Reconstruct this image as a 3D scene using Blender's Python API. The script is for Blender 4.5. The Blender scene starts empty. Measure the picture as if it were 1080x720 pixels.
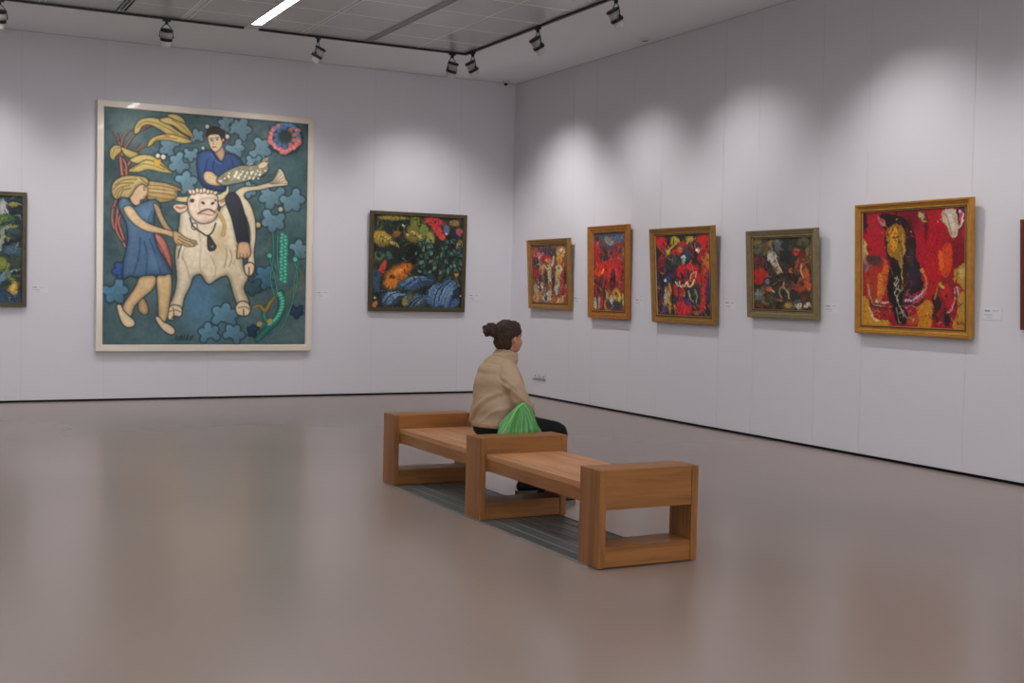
import bpy, bmesh, math, random
import numpy as np
from mathutils import Vector, Matrix

random.seed(7)
rng = np.random.default_rng(11)
COL = bpy.context.scene.collection
PI = math.pi
SPOT_POWER = 112.
EXPO = 0.
PGAIN = (1.12, 1.12, 1.10)
H = 4.526            # ceiling height
XL, YF = -14.5, -22.5  # far left wall, wall behind the camera

# ------------------------------------------------------------------ helpers
def lin(c):
    return tuple(((v / 255) / 12.92 if v / 255 <= .04045 else ((v / 255 + .055) / 1.055) ** 2.4) for v in c)

def mat(name, rgb, rough=.5, metal=0., spec=.5, bump=None, noise=None, coat=0., emit=None, alpha=None):
    """rgb 0-255 sRGB albedo; noise=(scale, amount, detail); bump=(scale, strength, distance)"""
    m = bpy.data.materials.new(name); m.use_nodes = True
    nt = m.node_tree; b = nt.nodes['Principled BSDF']
    c = lin(rgb)
    b.inputs['Base Color'].default_value = (*c, 1)
    b.inputs['Roughness'].default_value = rough
    b.inputs['Metallic'].default_value = metal
    b.inputs['Specular IOR Level'].default_value = spec
    b.inputs['Coat Weight'].default_value = coat
    if alpha is not None: b.inputs['Alpha'].default_value = alpha
    if emit:
        b.inputs['Emission Color'].default_value = (*emit[0], 1)
        b.inputs['Emission Strength'].default_value = emit[1]
    tc = None
    if noise or bump:
        tc = nt.nodes.new('ShaderNodeTexCoord')
    if noise:
        n = nt.nodes.new('ShaderNodeTexNoise'); n.inputs['Scale'].default_value = noise[0]
        n.inputs['Detail'].default_value = noise[2]
        nt.links.new(tc.outputs['Object'], n.inputs['Vector'])
        r = nt.nodes.new('ShaderNodeValToRGB')
        a = noise[1]
        r.color_ramp.elements[0].position = .3; r.color_ramp.elements[1].position = .7
        r.color_ramp.elements[0].color = (*[v * (1 - a) for v in c], 1)
        r.color_ramp.elements[1].color = (*[min(1, v * (1 + a)) for v in c], 1)
        nt.links.new(n.outputs['Fac'], r.inputs['Fac'])
        nt.links.new(r.outputs['Color'], b.inputs['Base Color'])
    if bump:
        n = nt.nodes.new('ShaderNodeTexNoise'); n.inputs['Scale'].default_value = bump[0]; n.inputs['Detail'].default_value = 4
        nt.links.new(tc.outputs['Object'], n.inputs['Vector'])
        bp = nt.nodes.new('ShaderNodeBump'); bp.inputs['Strength'].default_value = bump[1]; bp.inputs['Distance'].default_value = bump[2]
        nt.links.new(n.outputs['Fac'], bp.inputs['Height']); nt.links.new(bp.outputs['Normal'], b.inputs['Normal'])
    return m

def obj(name, bm, m, parent=None, smooth=False):
    me = bpy.data.meshes.new(name)
    if isinstance(bm, bmesh.types.BMesh):
        bmesh.ops.recalc_face_normals(bm, faces=bm.faces[:])
        bm.to_mesh(me); bm.free()
    else:
        me = bm
    if m is not None: me.materials.append(m)
    if smooth:
        for p in me.polygons: p.use_smooth = True
    o = bpy.data.objects.new(name, me); COL.objects.link(o)
    if parent is not None: o.parent = parent
    return o

def tag(o, label=None, cat=None, group=None, kind=None):
    if label: o['label'] = label
    if cat: o['category'] = cat
    if group: o['group'] = group
    if kind: o['kind'] = kind
    return o

def thing(name, label, cat, loc=(0, 0, 0), rotz=0, group=None):
    o = bpy.data.objects.new(name, None); COL.objects.link(o)
    o.empty_display_size = .1
    o.location = loc; o.rotation_euler = (0, 0, rotz)
    return tag(o, label, cat, group)

def box(bm, x0, x1, y0, y1, z0, z1, bev=0.):
    r = bmesh.ops.create_cube(bm, size=1)
    vs = r['verts']
    for v in vs:
        v.co = Vector(((x0 + x1) / 2 + v.co.x * (x1 - x0), (y0 + y1) / 2 + v.co.y * (y1 - y0), (z0 + z1) / 2 + v.co.z * (z1 - z0)))
    if bev:
        es = list({e for v in vs for e in v.link_edges})
        bmesh.ops.bevel(bm, geom=es, offset=bev, segments=2, profile=.6, affect='EDGES')

def nb(): return bmesh.new()

def lathe(bm, prof, n=28, M=None):
    """prof: list of (r, z) ; revolve around z"""
    rings = []
    for r, z in prof:
        rings.append([bm.verts.new((r * math.cos(2 * PI * i / n), r * math.sin(2 * PI * i / n), z)) for i in range(n)])
    for a, b in zip(rings, rings[1:]):
        for i in range(n):
            bm.faces.new((a[i], a[(i + 1) % n], b[(i + 1) % n], b[i]))
    if prof[0][0] > 1e-5: bm.faces.new(rings[0][::-1])
    if prof[-1][0] > 1e-5: bm.faces.new(rings[-1])
    if M is not None:
        for ring in rings:
            for v in ring: v.co = M @ v.co

def tube(bm, pts, r, n=10, closed=False):
    pts = [Vector(p) for p in pts]
    rr = r if isinstance(r, (list, tuple)) else [r] * len(pts)
    prev = None; rings = []
    for i, p in enumerate(pts):
        t = (pts[min(i + 1, len(pts) - 1)] - pts[max(i - 1, 0)]).normalized()
        if prev is None:
            u = t.orthogonal().normalized()
        else:
            u = (prev - t * prev.dot(t)).normalized()
        prev = u; w = t.cross(u)
        rings.append([bm.verts.new(p + (u * math.cos(2 * PI * k / n) + w * math.sin(2 * PI * k / n)) * rr[i]) for k in range(n)])
    for a, b in zip(rings, rings[1:]):
        for k in range(n):
            bm.faces.new((a[k], a[(k + 1) % n], b[(k + 1) % n], b[k]))
    bm.faces.new(rings[0][::-1]); bm.faces.new(rings[-1])

def spline(pts, n=8, closed=False):
    P = [np.array(p, float) for p in pts]; out = []
    N = len(P)
    segs = N if closed else N - 1
    for i in range(segs):
        if closed:
            a, b, c, d = P[(i - 1) % N], P[i], P[(i + 1) % N], P[(i + 2) % N]
        else:
            a, b, c, d = P[max(i - 1, 0)], P[i], P[i + 1], P[min(i + 2, N - 1)]
        for k in range(n):
            t = k / n
            out.append(.5 * ((2 * b) + (c - a) * t + (2 * a - 5 * b + 4 * c - d) * t * t + (3 * b - a - 3 * c + d) * t ** 3))
    if not closed: out.append(P[-1])
    return out

# ------------------------------------------------------------------ materials
M_wall = mat('wall_paint', (212, 209, 214), .62, spec=.3, bump=(60, .05, .002))
M_gap = mat('shadow_gap', (12, 12, 12), .8, spec=.1)
M_joint = mat('panel_joint', (186, 184, 190), .8, spec=.1)
M_ceil = mat('ceiling_plaster', (230, 233, 236), .8, spec=.2)
M_tile = mat('ceiling_metal_tile', (190, 194, 191), .28, metal=.2, spec=.5, noise=(1.1, .05, 2))
M_tbar = mat('ceiling_grid_bar', (250, 252, 248), .5)
M_slot = mat('slot_dark', (30, 30, 30), .6)
M_black = mat('black_metal', (14, 14, 15), .42, spec=.5)
M_cangrey = mat('lamp_can_grey', (176, 174, 168), .45, metal=.2)
M_snoot = mat('lamp_snoot_pale', (214, 212, 210), .35, metal=.0, coat=.3)
M_lamp = mat('lamp_lens', (255, 255, 255), .3, emit=((1., .97, .95), 6.))
M_strip = mat('strip_diffuser', (255, 255, 255), .5, emit=((.95, .98, 1.), 25.))
M_white = mat('white_plastic', (206, 203, 206), .4)
M_txt = mat('label_print', (128, 122, 126), .6)
M_card = mat('label_card', (214, 212, 216), .5)

def wood(name, c1, c2, c3, axis, scale=1.0, rough=.42):
    """lengthwise wood grain along axis (0,1,2)"""
    m = bpy.data.materials.new(name); m.use_nodes = True
    nt = m.node_tree; b = nt.nodes['Principled BSDF']; N = nt.nodes; L = nt.links
    tc = N.new('ShaderNodeTexCoord'); mp = N.new('ShaderNodeMapping')
    s = [22., 22., 22.]; s[axis] = 1.3
    mp.inputs['Scale'].default_value = [v * scale for v in s]
    L.new(tc.outputs['Object'], mp.inputs['Vector'])
    n1 = N.new('ShaderNodeTexNoise'); n1.inputs['Scale'].default_value = 1.; n1.inputs['Detail'].default_value = 6; n1.inputs['Roughness'].default_value = .62
    n1.inputs['Distortion'].default_value = .6
    L.new(mp.outputs['Vector'], n1.inputs['Vector'])
    r = N.new('ShaderNodeValToRGB'); e = r.color_ramp.elements
    e[0].position = .28; e[0].color = (*lin(c1), 1); e[1].position = .72; e[1].color = (*lin(c3), 1)
    q = e.new(.5); q.color = (*lin(c2), 1)
    L.new(n1.outputs['Fac'], r.inputs['Fac'])
    mp2 = N.new('ShaderNodeMapping'); s = [5., 5., 5.]; s[axis] = .5; mp2.inputs['Scale'].default_value = s
    L.new(tc.outputs['Object'], mp2.inputs['Vector'])
    n2 = N.new('ShaderNodeTexNoise'); n2.inputs['Scale'].default_value = 1.; n2.inputs['Detail'].default_value = 2
    L.new(mp2.outputs['Vector'], n2.inputs['Vector'])
    hsv = N.new('ShaderNodeHueSaturation'); mr = N.new('ShaderNodeMapRange')
    mr.inputs[1].default_value = .3; mr.inputs[2].default_value = .7; mr.inputs[3].default_value = .82; mr.inputs[4].default_value = 1.18
    L.new(n2.outputs['Fac'], mr.inputs[0]); L.new(mr.outputs[0], hsv.inputs['Value'])
    L.new(r.outputs['Color'], hsv.inputs['Color']); L.new(hsv.outputs['Color'], b.inputs['Base Color'])
    b.inputs['Roughness'].default_value = rough
    bp = N.new('ShaderNodeBump'); bp.inputs['Strength'].default_value = .15; bp.inputs['Distance'].default_value = .002
    L.new(n1.outputs['Fac'], bp.inputs['Height']); L.new(bp.outputs['Normal'], b.inputs['Normal'])
    return m

W1, W2, W3 = (110, 68, 30), (144, 92, 42), (164, 109, 54)
M_wood_z = wood('oak_upright', W1, W2, W3, 2)
M_wood_x = wood('oak_cross', W1, W2, W3, 0)
M_wood_y = wood("oak_length", W1, W2, W3, 1)
M_seat = wood('oak_seat', (156, 102, 62), (184, 128, 84), (200, 146, 102), 1)

# polished concrete floor
def floor_mat():
    m = bpy.data.materials.new('polished_floor'); m.use_nodes = True
    nt = m.node_tree; b = nt.nodes['Principled BSDF']; N = nt.nodes; L = nt.links
    tc = N.new('ShaderNodeTexCoord')
    n1 = N.new('ShaderNodeTexNoise'); n1.inputs['Scale'].default_value = .45; n1.inputs['Detail'].default_value = .5
    n2 = N.new('ShaderNodeTexNoise'); n2.inputs['Scale'].default_value = 3.; n2.inputs['Detail'].default_value = 3
    for n in (n1, n2): L.new(tc.outputs['Object'], n.inputs['Vector'])
    mx = N.new('ShaderNodeMix'); mx.data_type = 'FLOAT'; mx.inputs[0].default_value = .0
    L.new(n1.outputs['Fac'], mx.inputs[2]); L.new(n2.outputs['Fac'], mx.inputs[3])
    r = N.new('ShaderNodeValToRGB'); e = r.color_ramp.elements
    e[0].position = .32; e[0].color = (*lin((FLOOR_A)), 1); e[1].position = .68; e[1].color = (*lin(FLOOR_B), 1)
    L.new(mx.outputs[0], r.inputs['Fac']); L.new(r.outputs['Color'], b.inputs['Base Color'])
    b.inputs['Roughness'].default_value = .24
    b.inputs['Specular IOR Level'].default_value = .62
    return m
FLOOR_A, FLOOR_B = (141, 124, 115), (148, 130, 121)
M_floor = floor_mat()

# ------------------------------------------------------------------ the room
def struct(name, bm, m):
    return tag(obj(name, bm, m), kind='structure')

b = nb(); box(b, XL, .3, YF, .3, -.2, 0); struct('floor', b, M_floor)

# back wall and right wall as boarded panels with fine open joints
SEAM_B = [-13.2, -11.9, -10.6, -9.4, -8.05, -6.747, -5.775, -4.462, -3.161, -2.182, -.866]
SEAM_R = [-.687, -1.734, -2.324, -3.228, -3.848, -5.048, -5.655, -6.623, -7.276, -8.524, -9.5, -10.8, -12.1, -13.4, -14.7, -16, -17.3, -18.6, -19.9, -21.2]
g = .0016
b = nb()
xs = [XL] + SEAM_B + [0.]
for i in range(len(xs) - 1):
    box(b, xs[i] + (g if i else 0), xs[i + 1] - (g if i < len(xs) - 2 else 0), 0, .003, 0, H - .012)
struct('wall_back', b, M_wall)
b = nb()
ys = [YF] + SEAM_R[::-1] + [0.]
for i in range(len(ys) - 1):
    box(b, 0, .003, ys[i] + (g if i else 0), ys[i + 1] - (g if i < len(ys) - 2 else 0), 0, H - .012)
struct('wall_right', b, M_wall)
b = nb(); box(b, XL, .3, .003, .3, 0, H); box(b, .003, .3, YF, .003, 0, H); struct('trim_1', b, M_joint)
b = nb(); box(b, XL - .2, XL, YF, .3, 0, H); struct('wall_left', b, M_wall)
b = nb()
box(b, XL, -11.5, YF - .2, YF, 0, H); box(b, -1.5, .3, YF - .2, YF, 0, H); box(b, -11.5, -1.5, YF - .2, YF, 0, .5); box(b, -11.5, -1.5, YF - .2, YF, 3.6, H)
struct('wall_front', b, M_wall)
# glowing window added unseen behind the camera to brighten ceiling and upper walls
M_fill = mat('fill_light_pane', (255, 255, 255), .4, emit=((.93, .97, 1.), 3.2))
b = nb()
for x in (-11.5, -9.5, -7.5, -5.5, -3.5, -1.56): box(b, x, x + .06, YF - .1, YF + .02, .5, 3.6)
box(b, -11.5, -1.5, YF - .1, YF + .02, .5, .56); box(b, -11.5, -1.5, YF - .1, YF + .02, 3.54, 3.6)
wf = struct('fill_window_1', b, M_white)
b = nb(); box(b, -11.5, -1.5, YF - .14, YF - .11, .5, 3.6); obj('fill_window_pane', b, M_fill, wf)
b = nb(); box(b, XL, 0, -.010, 0, 0, .024); struct('base_shade_strip_back', b, M_gap)  # black strips stand for the shade in the recessed wall-base gap
b = nb(); box(b, -.010, 0, YF, -.010, 0, .024); struct('base_shade_strip_right', b, M_gap)

# ceiling: plaster border, tiled field inside the track
TX, TY = -1.60, -1.69
b = nb()
box(b, XL, .3, TY, .3, H, H + .15); box(b, TX, .3, YF, TY, H, H + .15); box(b, XL, TX, YF, TY, H + .03, H + .15)
struct('ceiling', b, M_ceil)
LX = [-4.39 - 2.94 * k for k in range(0, 3)]
SX = [-2.95 - 2.94 * k for k in range(0, 3)]
lw = .085
b = nb()
cuts = sorted([(x - lw, x + lw) for x in LX] + [(x - .07, x + .07) for x in SX])
edges = []; x = XL
for c0, c1 in cuts:
    if c0 > x: edges.append((x, c0))
    x = c1
edges.append((x, TX))
for x0, x1 in edges: box(b, x0, x1, YF, TY, H, H + .029)
struct('trim_2', b, M_tile)
b = nb()
bars = []
for k in range(0, 4):
    o = -2.94 * k
    bars += [(-2.28 + o, .012), (-3.74 + o, .010), (-3.80 + o, .010), (-5.13 + o, .010), (-5.19 + o, .010)]
for x, w in bars:
    if x > XL: box(b, x - w / 2, x + w / 2, YF, TY, H - .003, H + .0)
y = -2.28
while y > YF:
    for x0, x1 in edges: box(b, x0, x1, y - .006, y + .006, H - .0025, H)
    y -= .73
struct('trim_3', b, M_tbar)

# linear slot diffusers between tile fields
def slot(x, label):
    t = thing('slot_diffuser', label, 'air vent', (x, (YF + TY) / 2, H), group=None)
    L = (TY - YF) / 2 - .02
    b = nb(); box(b, -.069, .069, -L, L, .024, .028); obj('backing', b, M_slot, t)
    for xx in (-.062, -.021, .021, .062):
        b = nb(); w = .007
        box(b, xx - w, xx + w, -L, L, -.003, .0235); obj('blade', b, M_tile, t)
    return t
slot(SX[0], 'long slotted air diffuser in the ceiling tiles, between the bright light strip and the corner')
slot(SX[1], 'long slotted air diffuser in the ceiling tiles, left of the bright light strip')

# strip lights
def strip(x, label):
    L0, L1 = YF, TY + .0
    cy = (L0 + L1) / 2
    t = thing('strip_light', label, 'ceiling light', (x, cy, H))
    L = (L1 - L0) / 2
    b = nb()
    for s in (-1, 1):
        box(b, s * .062 - .006, s * .062 + .006, -L, L, -.004, .028)
        box(b, s * .077 - .0075, s * .077 + .0075, -L, L, -.001, .028)
    box(b, -.085, .085, L - .22, L + .045, -.006, .028)
    obj('housing', b, M_white, t)
    b = nb(); box(b, -.055, .055, -L + .05, L - .225, .004, .02); obj('diffuser', b, M_strip, t)
    return t
for k, x in enumerate(LX):
    if k == 0: strip(x, 'bright white linear strip light running along the tiled ceiling')
    else: strip(x, 'linear strip light further left in the ceiling, strip %s' % ['', 'nearest beside the bright one', 'second beside the bright one', 'closest to the far left wall'][k])

# black lighting track on both sides
b = nb()
for x0, x1 in ((XL + .01, LX[2] - .09), (LX[2] + .09, LX[1] - .09), (LX[1] + .09, LX[0] - .09), (LX[0] + .09, TX + .017)):
    box(b, x0, x1, TY - .017, TY + .017, H - .024, H - .002)
box(b, TX - .017, TX + .017, YF + .01, TY - .017, H - .024, H - .002)
tag(obj('lighting_track', b, M_black), 'thin black lighting track edging the tiled part of the ceiling', 'light track')
# ------------------------------------------------------------------ track spotlights
def spotlight(x, y, aim, label, power=60., cone=92, up=(0, 0, 1), hint=None, col=(1., .975, .97), soft=.05):
    """hangs from the track; aim = world point the beam points at"""
    t = thing('track_spotlight', label, 'spotlight', (x, y, H - .022), group=None)
    piv = Vector((0, 0, -.195))
    d = (Vector(aim) - (Vector((x, y, H - .022)) + piv)).normalized()
    bd = d if hint is None else Vector(hint).normalized()
    side = bd.cross(Vector((0, 0, 1)))
    side = side.normalized()
    up2 = side.cross(bd).normalized()
    R = Matrix((side, up2, bd)).transposed().to_4x4(); R.translation = piv
    az = Matrix((side, Vector((0, 0, 1)).cross(side).normalized(), Vector((0, 0, 1)))).transposed().to_4x4()
    b = nb(); box(b, -.045, .045, -.018, .018, -.022, .0, .003); box(b, -.016, .016, -.014, .014, -.055, -.022, .003)
    for v in b.verts: v.co = (az if abs(x - TX) > .3 else az) @ v.co
    obj('adapter', b, M_black, t)
    # stirrup yoke: rises from both sides of the can to the adapter
    b = nb()
    for s in (-1, 1):
        pts = spline([(0, 0, -.045), (s * .030, 0, -.07), (s * .062, 0, -.115), (s * .075, 0, -.165), (s * .075, 0, -.20)], 5)
        tube(b, [az @ Vector(p) for p in pts], .0048, 8)
        M = az @ Matrix.Translation((s * .075, 0, -.195)) @ Matrix.Rotation(PI / 2, 4, 'Y')
        lathe(b, [(.013, -.006), (.013, .006)], 12, M)
    obj('yoke', b, M_black, t)
    b = nb(); lathe(b, [(.0, -.088), (.05, -.088), (.069, -.084), (.069, -.060), (.060, -.056)], 32, R); obj('top_cap', b, M_black, t)
    b = nb(); lathe(b, [(.060, -.06), (.060, .022)], 32, R); obj('can', b, M_cangrey, t, True)
    b = nb(); lathe(b, [(.060, .012), (.069, .014), (.069, .046), (.058, .048)], 32, R); obj('rim', b, M_black, t)
    b = nb(); lathe(b, [(.054, .044), (.050, .110), (.047, .112), (.045, .112), (.046, .050)], 32, R)
    obj('snoot', b, M_snoot, t, True)
    b = nb(); lathe(b, [(.0, .054), (.044, .054), (.044, .057), (.0, .057)], 24, R); obj('lens', b, M_lamp, t)
    l = bpy.data.lights.new('beam', 'SPOT'); l.energy = power; l.spot_size = math.radians(cone); l.spot_blend = 1.; l.shadow_soft_size = soft
    l.color = col
    lo = bpy.data.objects.new('beam', l); COL.objects.link(lo); lo.parent = t
    lo.location = piv + bd * .125
    lo.rotation_euler = d.to_track_quat('-Z', 'Y').to_euler()
    return t

Zt = 1.55
SPOTS = [
    # x, y, aim, label, power, cone
    (-7.13, TY, (-7.5, 0, 1.7), 'black and grey track spotlight cut by the left edge of the picture', 1.0),
    (-5.37, TY, (-5.1, 0, 1.9), 'track spotlight with a grey can hanging left of the bright strip light', 1.0),
    (-3.57, TY, (-3.9, 0, 1.9), 'track spotlight hanging just right of the bright strip light, above the large painting', 1.0),
    (-1.79, TY, (-1.5, 0, 1.7), 'left one of the two track spotlights hanging close together at the ceiling corner', 1.1),
    (TX, -1.90, (0, -1.5, 1.6), 'right one of the two track spotlights hanging close together at the ceiling corner', 1.6),
    (TX, -3.63, (0, -3.5, 1.6), 'track spotlight on the right track, next in front of the corner pair', 1.0),
    (TX, -5.30, (0, -5.6, 1.6), 'track spotlight at the top edge of the picture, nearest on the right track', 1.0),
]
HINT = [(0, .4, -1), (0, .38, -1), (-.42, .35, -1), (-.12, .38, -1), (.62, .05, -1), (.72, .05, -1), (.66, .0, -1)]
for (x, y, aim, lab, k), hn in zip(SPOTS, HINT):
    spotlight(x, y, aim, lab, SPOT_POWER * k, hint=hn)
for y, ay, k in ((-7.75, -7.9, 1.2), (-9.8, -9.7, .9), (-12., -12., .8), (-14.5, -14.5, .8)):
    tag(spotlight(TX, y, (0, ay, 1.6), 'track spotlight on the right track, beyond the top edge of the picture', SPOT_POWER * k), group='further spotlights along the right track')
for x, ax in ((-9.2, -9.2), (-11.2, -11.2)):
    tag(spotlight(x, TY, (ax, 0, 1.7), 'track spotlight on the back track, beyond the left edge of the picture', SPOT_POWER), group='further spotlights along the back track')

# ------------------------------------------------------------------ small fittings
def label_card(px, wall, z, text_rows, lab, w=.19, h=.10):
    """wall 'b': px is x ; wall 'r': px is y (left end = larger y)"""
    if wall == 'b': t = thing('wall_label', lab, 'label', (px, 0, z))
    else: t = thing('wall_label', lab, 'label', (0, px, z), -PI / 2)
    b = nb(); box(b, -w / 2, w / 2, -.004, 0, -h / 2, h / 2, .001); obj('card', b, M_card, t)
    k = random.Random(int(abs(px) * 100))
    for (zz, x0, x1, hh) in text_rows:
        b = nb(); x = x0
        while x < x1:
            ww = k.uniform(.006, .013)
            box(b, x, min(x + ww, x1), -.0048, -.0038, zz - hh / 2 * k.uniform(.7, 1), zz + hh / 2 * k.uniform(.7, 1))
            x += ww + .003
        obj('text_line', b, M_txt, t)
    return t
ROWS = [(.026, -.085, -.03, .017), (.026, .0, .06, .006), (-.008, -.085, .0, .007), (-.028, -.06, .0, .004)]
for px, wl, lab in [
    (-6.53, 'b', 'small white label on the back wall beside the painting cut by the left edge'),
    (-2.90, 'b', 'small white label on the back wall right of the large bull painting'),
    (-.60, 'b', 'small white label on the back wall right of the green jungle painting'),
    (-1.96, 'r', 'small white label on the right wall beside the painting nearest the corner'),
    (-3.45, 'r', 'small white label on the right wall just right of the tall narrow painting'),
    (-5.25, 'r', 'small white label on the right wall left of the grey-framed painting'),
    (-6.86, 'r', 'small white label on the right wall right of the grey-framed painting'),
    (-8.80, 'r', 'small white label on the right wall right of the large red gold-framed painting')]:
    label_card(px, wl, 1.39, ROWS, lab)

t = thing('wall_socket', 'white multiple power socket low on the right wall beside the seated visitor', 'power socket', (0, -.95, .30), -PI / 2)
b = nb(); box(b, -.19, .19, -.012, 0, -.05, .06, .003); obj('plate', b, M_white, t)
for xx in (-.12, 0, .12):
    b = nb(); box(b, xx - .05, xx + .05, -.014, -.012, -.045, -.030); box(b, xx - .012, xx + .012, -.0145, -.013, -.012, .012)  # lower bars stand for shadow gaps, middle blocks are socket holes
    obj('socket_opening_and_shade', b, M_txt, t)

t = thing('security_camera', 'tiny white security camera with a black lens at the ceiling corner', 'camera', (-.24, -.16, H))
b = nb(); lathe(b, [(0, 0), (.055, 0), (.055, -.022), (.04, -.032), (0, -.032)], 24); obj('mount', b, M_white, t)
b = nb(); lathe(b, [(0, -.032), (.027, -.032), (.03, -.045), (.022, -.064), (0, -.072)], 20); obj('lens', b, M_black, t, True)

t = thing('smoke_detector', 'small flat white smoke detector on the ceiling border near the right wall', 'smoke detector', (-.20, -3.72, H))
b = nb(); lathe(b, [(0, 0), (.06, 0), (.06, -.018), (.045, -.03), (0, -.032)], 24); obj('body', b, M_white, t)
b = nb(); lathe(b, [(.03, -.031), (.034, -.031), (.034, -.034), (.03, -.034)], 24); obj('sensor_ring', b, M_txt, t)

# ------------------------------------------------------------------ floor grille under the bench
M_grille = mat('grille_metal', (112, 114, 112), .42, metal=.15, noise=(6, .15, 2))
M_grl = mat('grille_bar', (150, 150, 146), .4, metal=.3)
t = thing('floor_grille', 'dark grey slatted floor grille running under the oak bench', 'floor grille', (-4.51, -8.83, 0))
b = nb(); box(b, -.305, .305, -1.50, 1.50, 0, .003); obj('backing', b, M_grille, t)
for i in range(7):
    xx = -.30 + i * .1
    b = nb(); box(b, xx - .005, xx + .005, -1.50, 1.50, .003, .0065); obj('bar', b, M_grl, t)

# ------------------------------------------------------------------ bench
BX0, BX1 = -4.812, -4.165
t = thing('wooden_bench', 'long honey-brown oak bench with three square open frames, in the middle of the floor', 'bench', (0, 0, 0))
t.location = ((BX0 + BX1) / 2, -8.83, 0)
cx, cy = t.location.x, t.location.y
FR = [(-10.43, -10.215), (-8.95, -8.73), (-7.455, -7.235)]
for (y0, y1) in FR:
    y0 -= cy; y1 -= cy; x0 = BX0 - cx; x1 = BX1 - cx
    for (a, c) in ((x0, x0 + .042), (x1 - .042, x1)):
        b = nb(); box(b, a, c, y0, y1, .006, .541, .004); obj('upright', b, M_wood_z, t)
    b = nb(); box(b, x0 + .0425, x1 - .0425, y0 + .006, y1 - .006, .322, .5405, .003); obj('top_rail', b, M_wood_x, t)
    b = nb(); box(b, x0 + .0425, x1 - .0425, y0 + .006, y1 - .006, .008, .122, .003); obj('bottom_rail', b, M_wood_x, t)
for (y0, y1) in ((-10.214, -8.951), (-8.729, -7.456)):
    b = nb(); w = (BX1 - BX0 - .085) / 5; x0 = BX0 - cx + .0425
    for k in range(5):
        box(b, x0 + k * w + .0006, x0 + (k + 1) * w - .0006, y0 - cy, y1 - cy, .405, .437, .0015)
    obj('seat', b, M_seat, t)
    for (a, c) in ((BX0 - cx + .0425, BX0 - cx + .075), (BX1 - cx - .075, BX1 - cx - .0425)):
        b = nb(); box(b, a, c, y0 - cy, y1 - cy, .33, .4045, .002); obj('side_rail', b, M_wood_y, t)
# ------------------------------------------------------------------ painted canvases
# A canvas is a fine grid mesh whose pigment colour is computed shape by shape below
# (colour attribute); shapes are given in the artwork's own drawing coordinates.
def vnoise(X, Y, seed=0):
    xi = np.floor(X).astype(np.int64); yi = np.floor(Y).astype(np.int64); fx = X - xi; fy = Y - yi
    fx = fx * fx * (3 - 2 * fx); fy = fy * fy * (3 - 2 * fy)
    def h(a, b):
        n = (a * 374761393 + b * 668265263 + seed * 974634777) & 0xffffffff
        n = ((n ^ (n >> 13)) * 1274126177) & 0xffffffff
        return ((n ^ (n >> 16)) & 0xffff) / 65535.
    return (h(xi, yi) * (1 - fx) + h(xi + 1, yi) * fx) * (1 - fy) + (h(xi, yi + 1) * (1 - fx) + h(xi + 1, yi + 1) * fx) * fy

def fbm(X, Y, s, seed=0, oct=4):
    r = 0; a = .5; t = 0
    for k in range(oct):
        r = r + a * vnoise(X / s, Y / s, seed + k * 17); t += a; a *= .5; s /= 2.03
    return r / t

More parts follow.
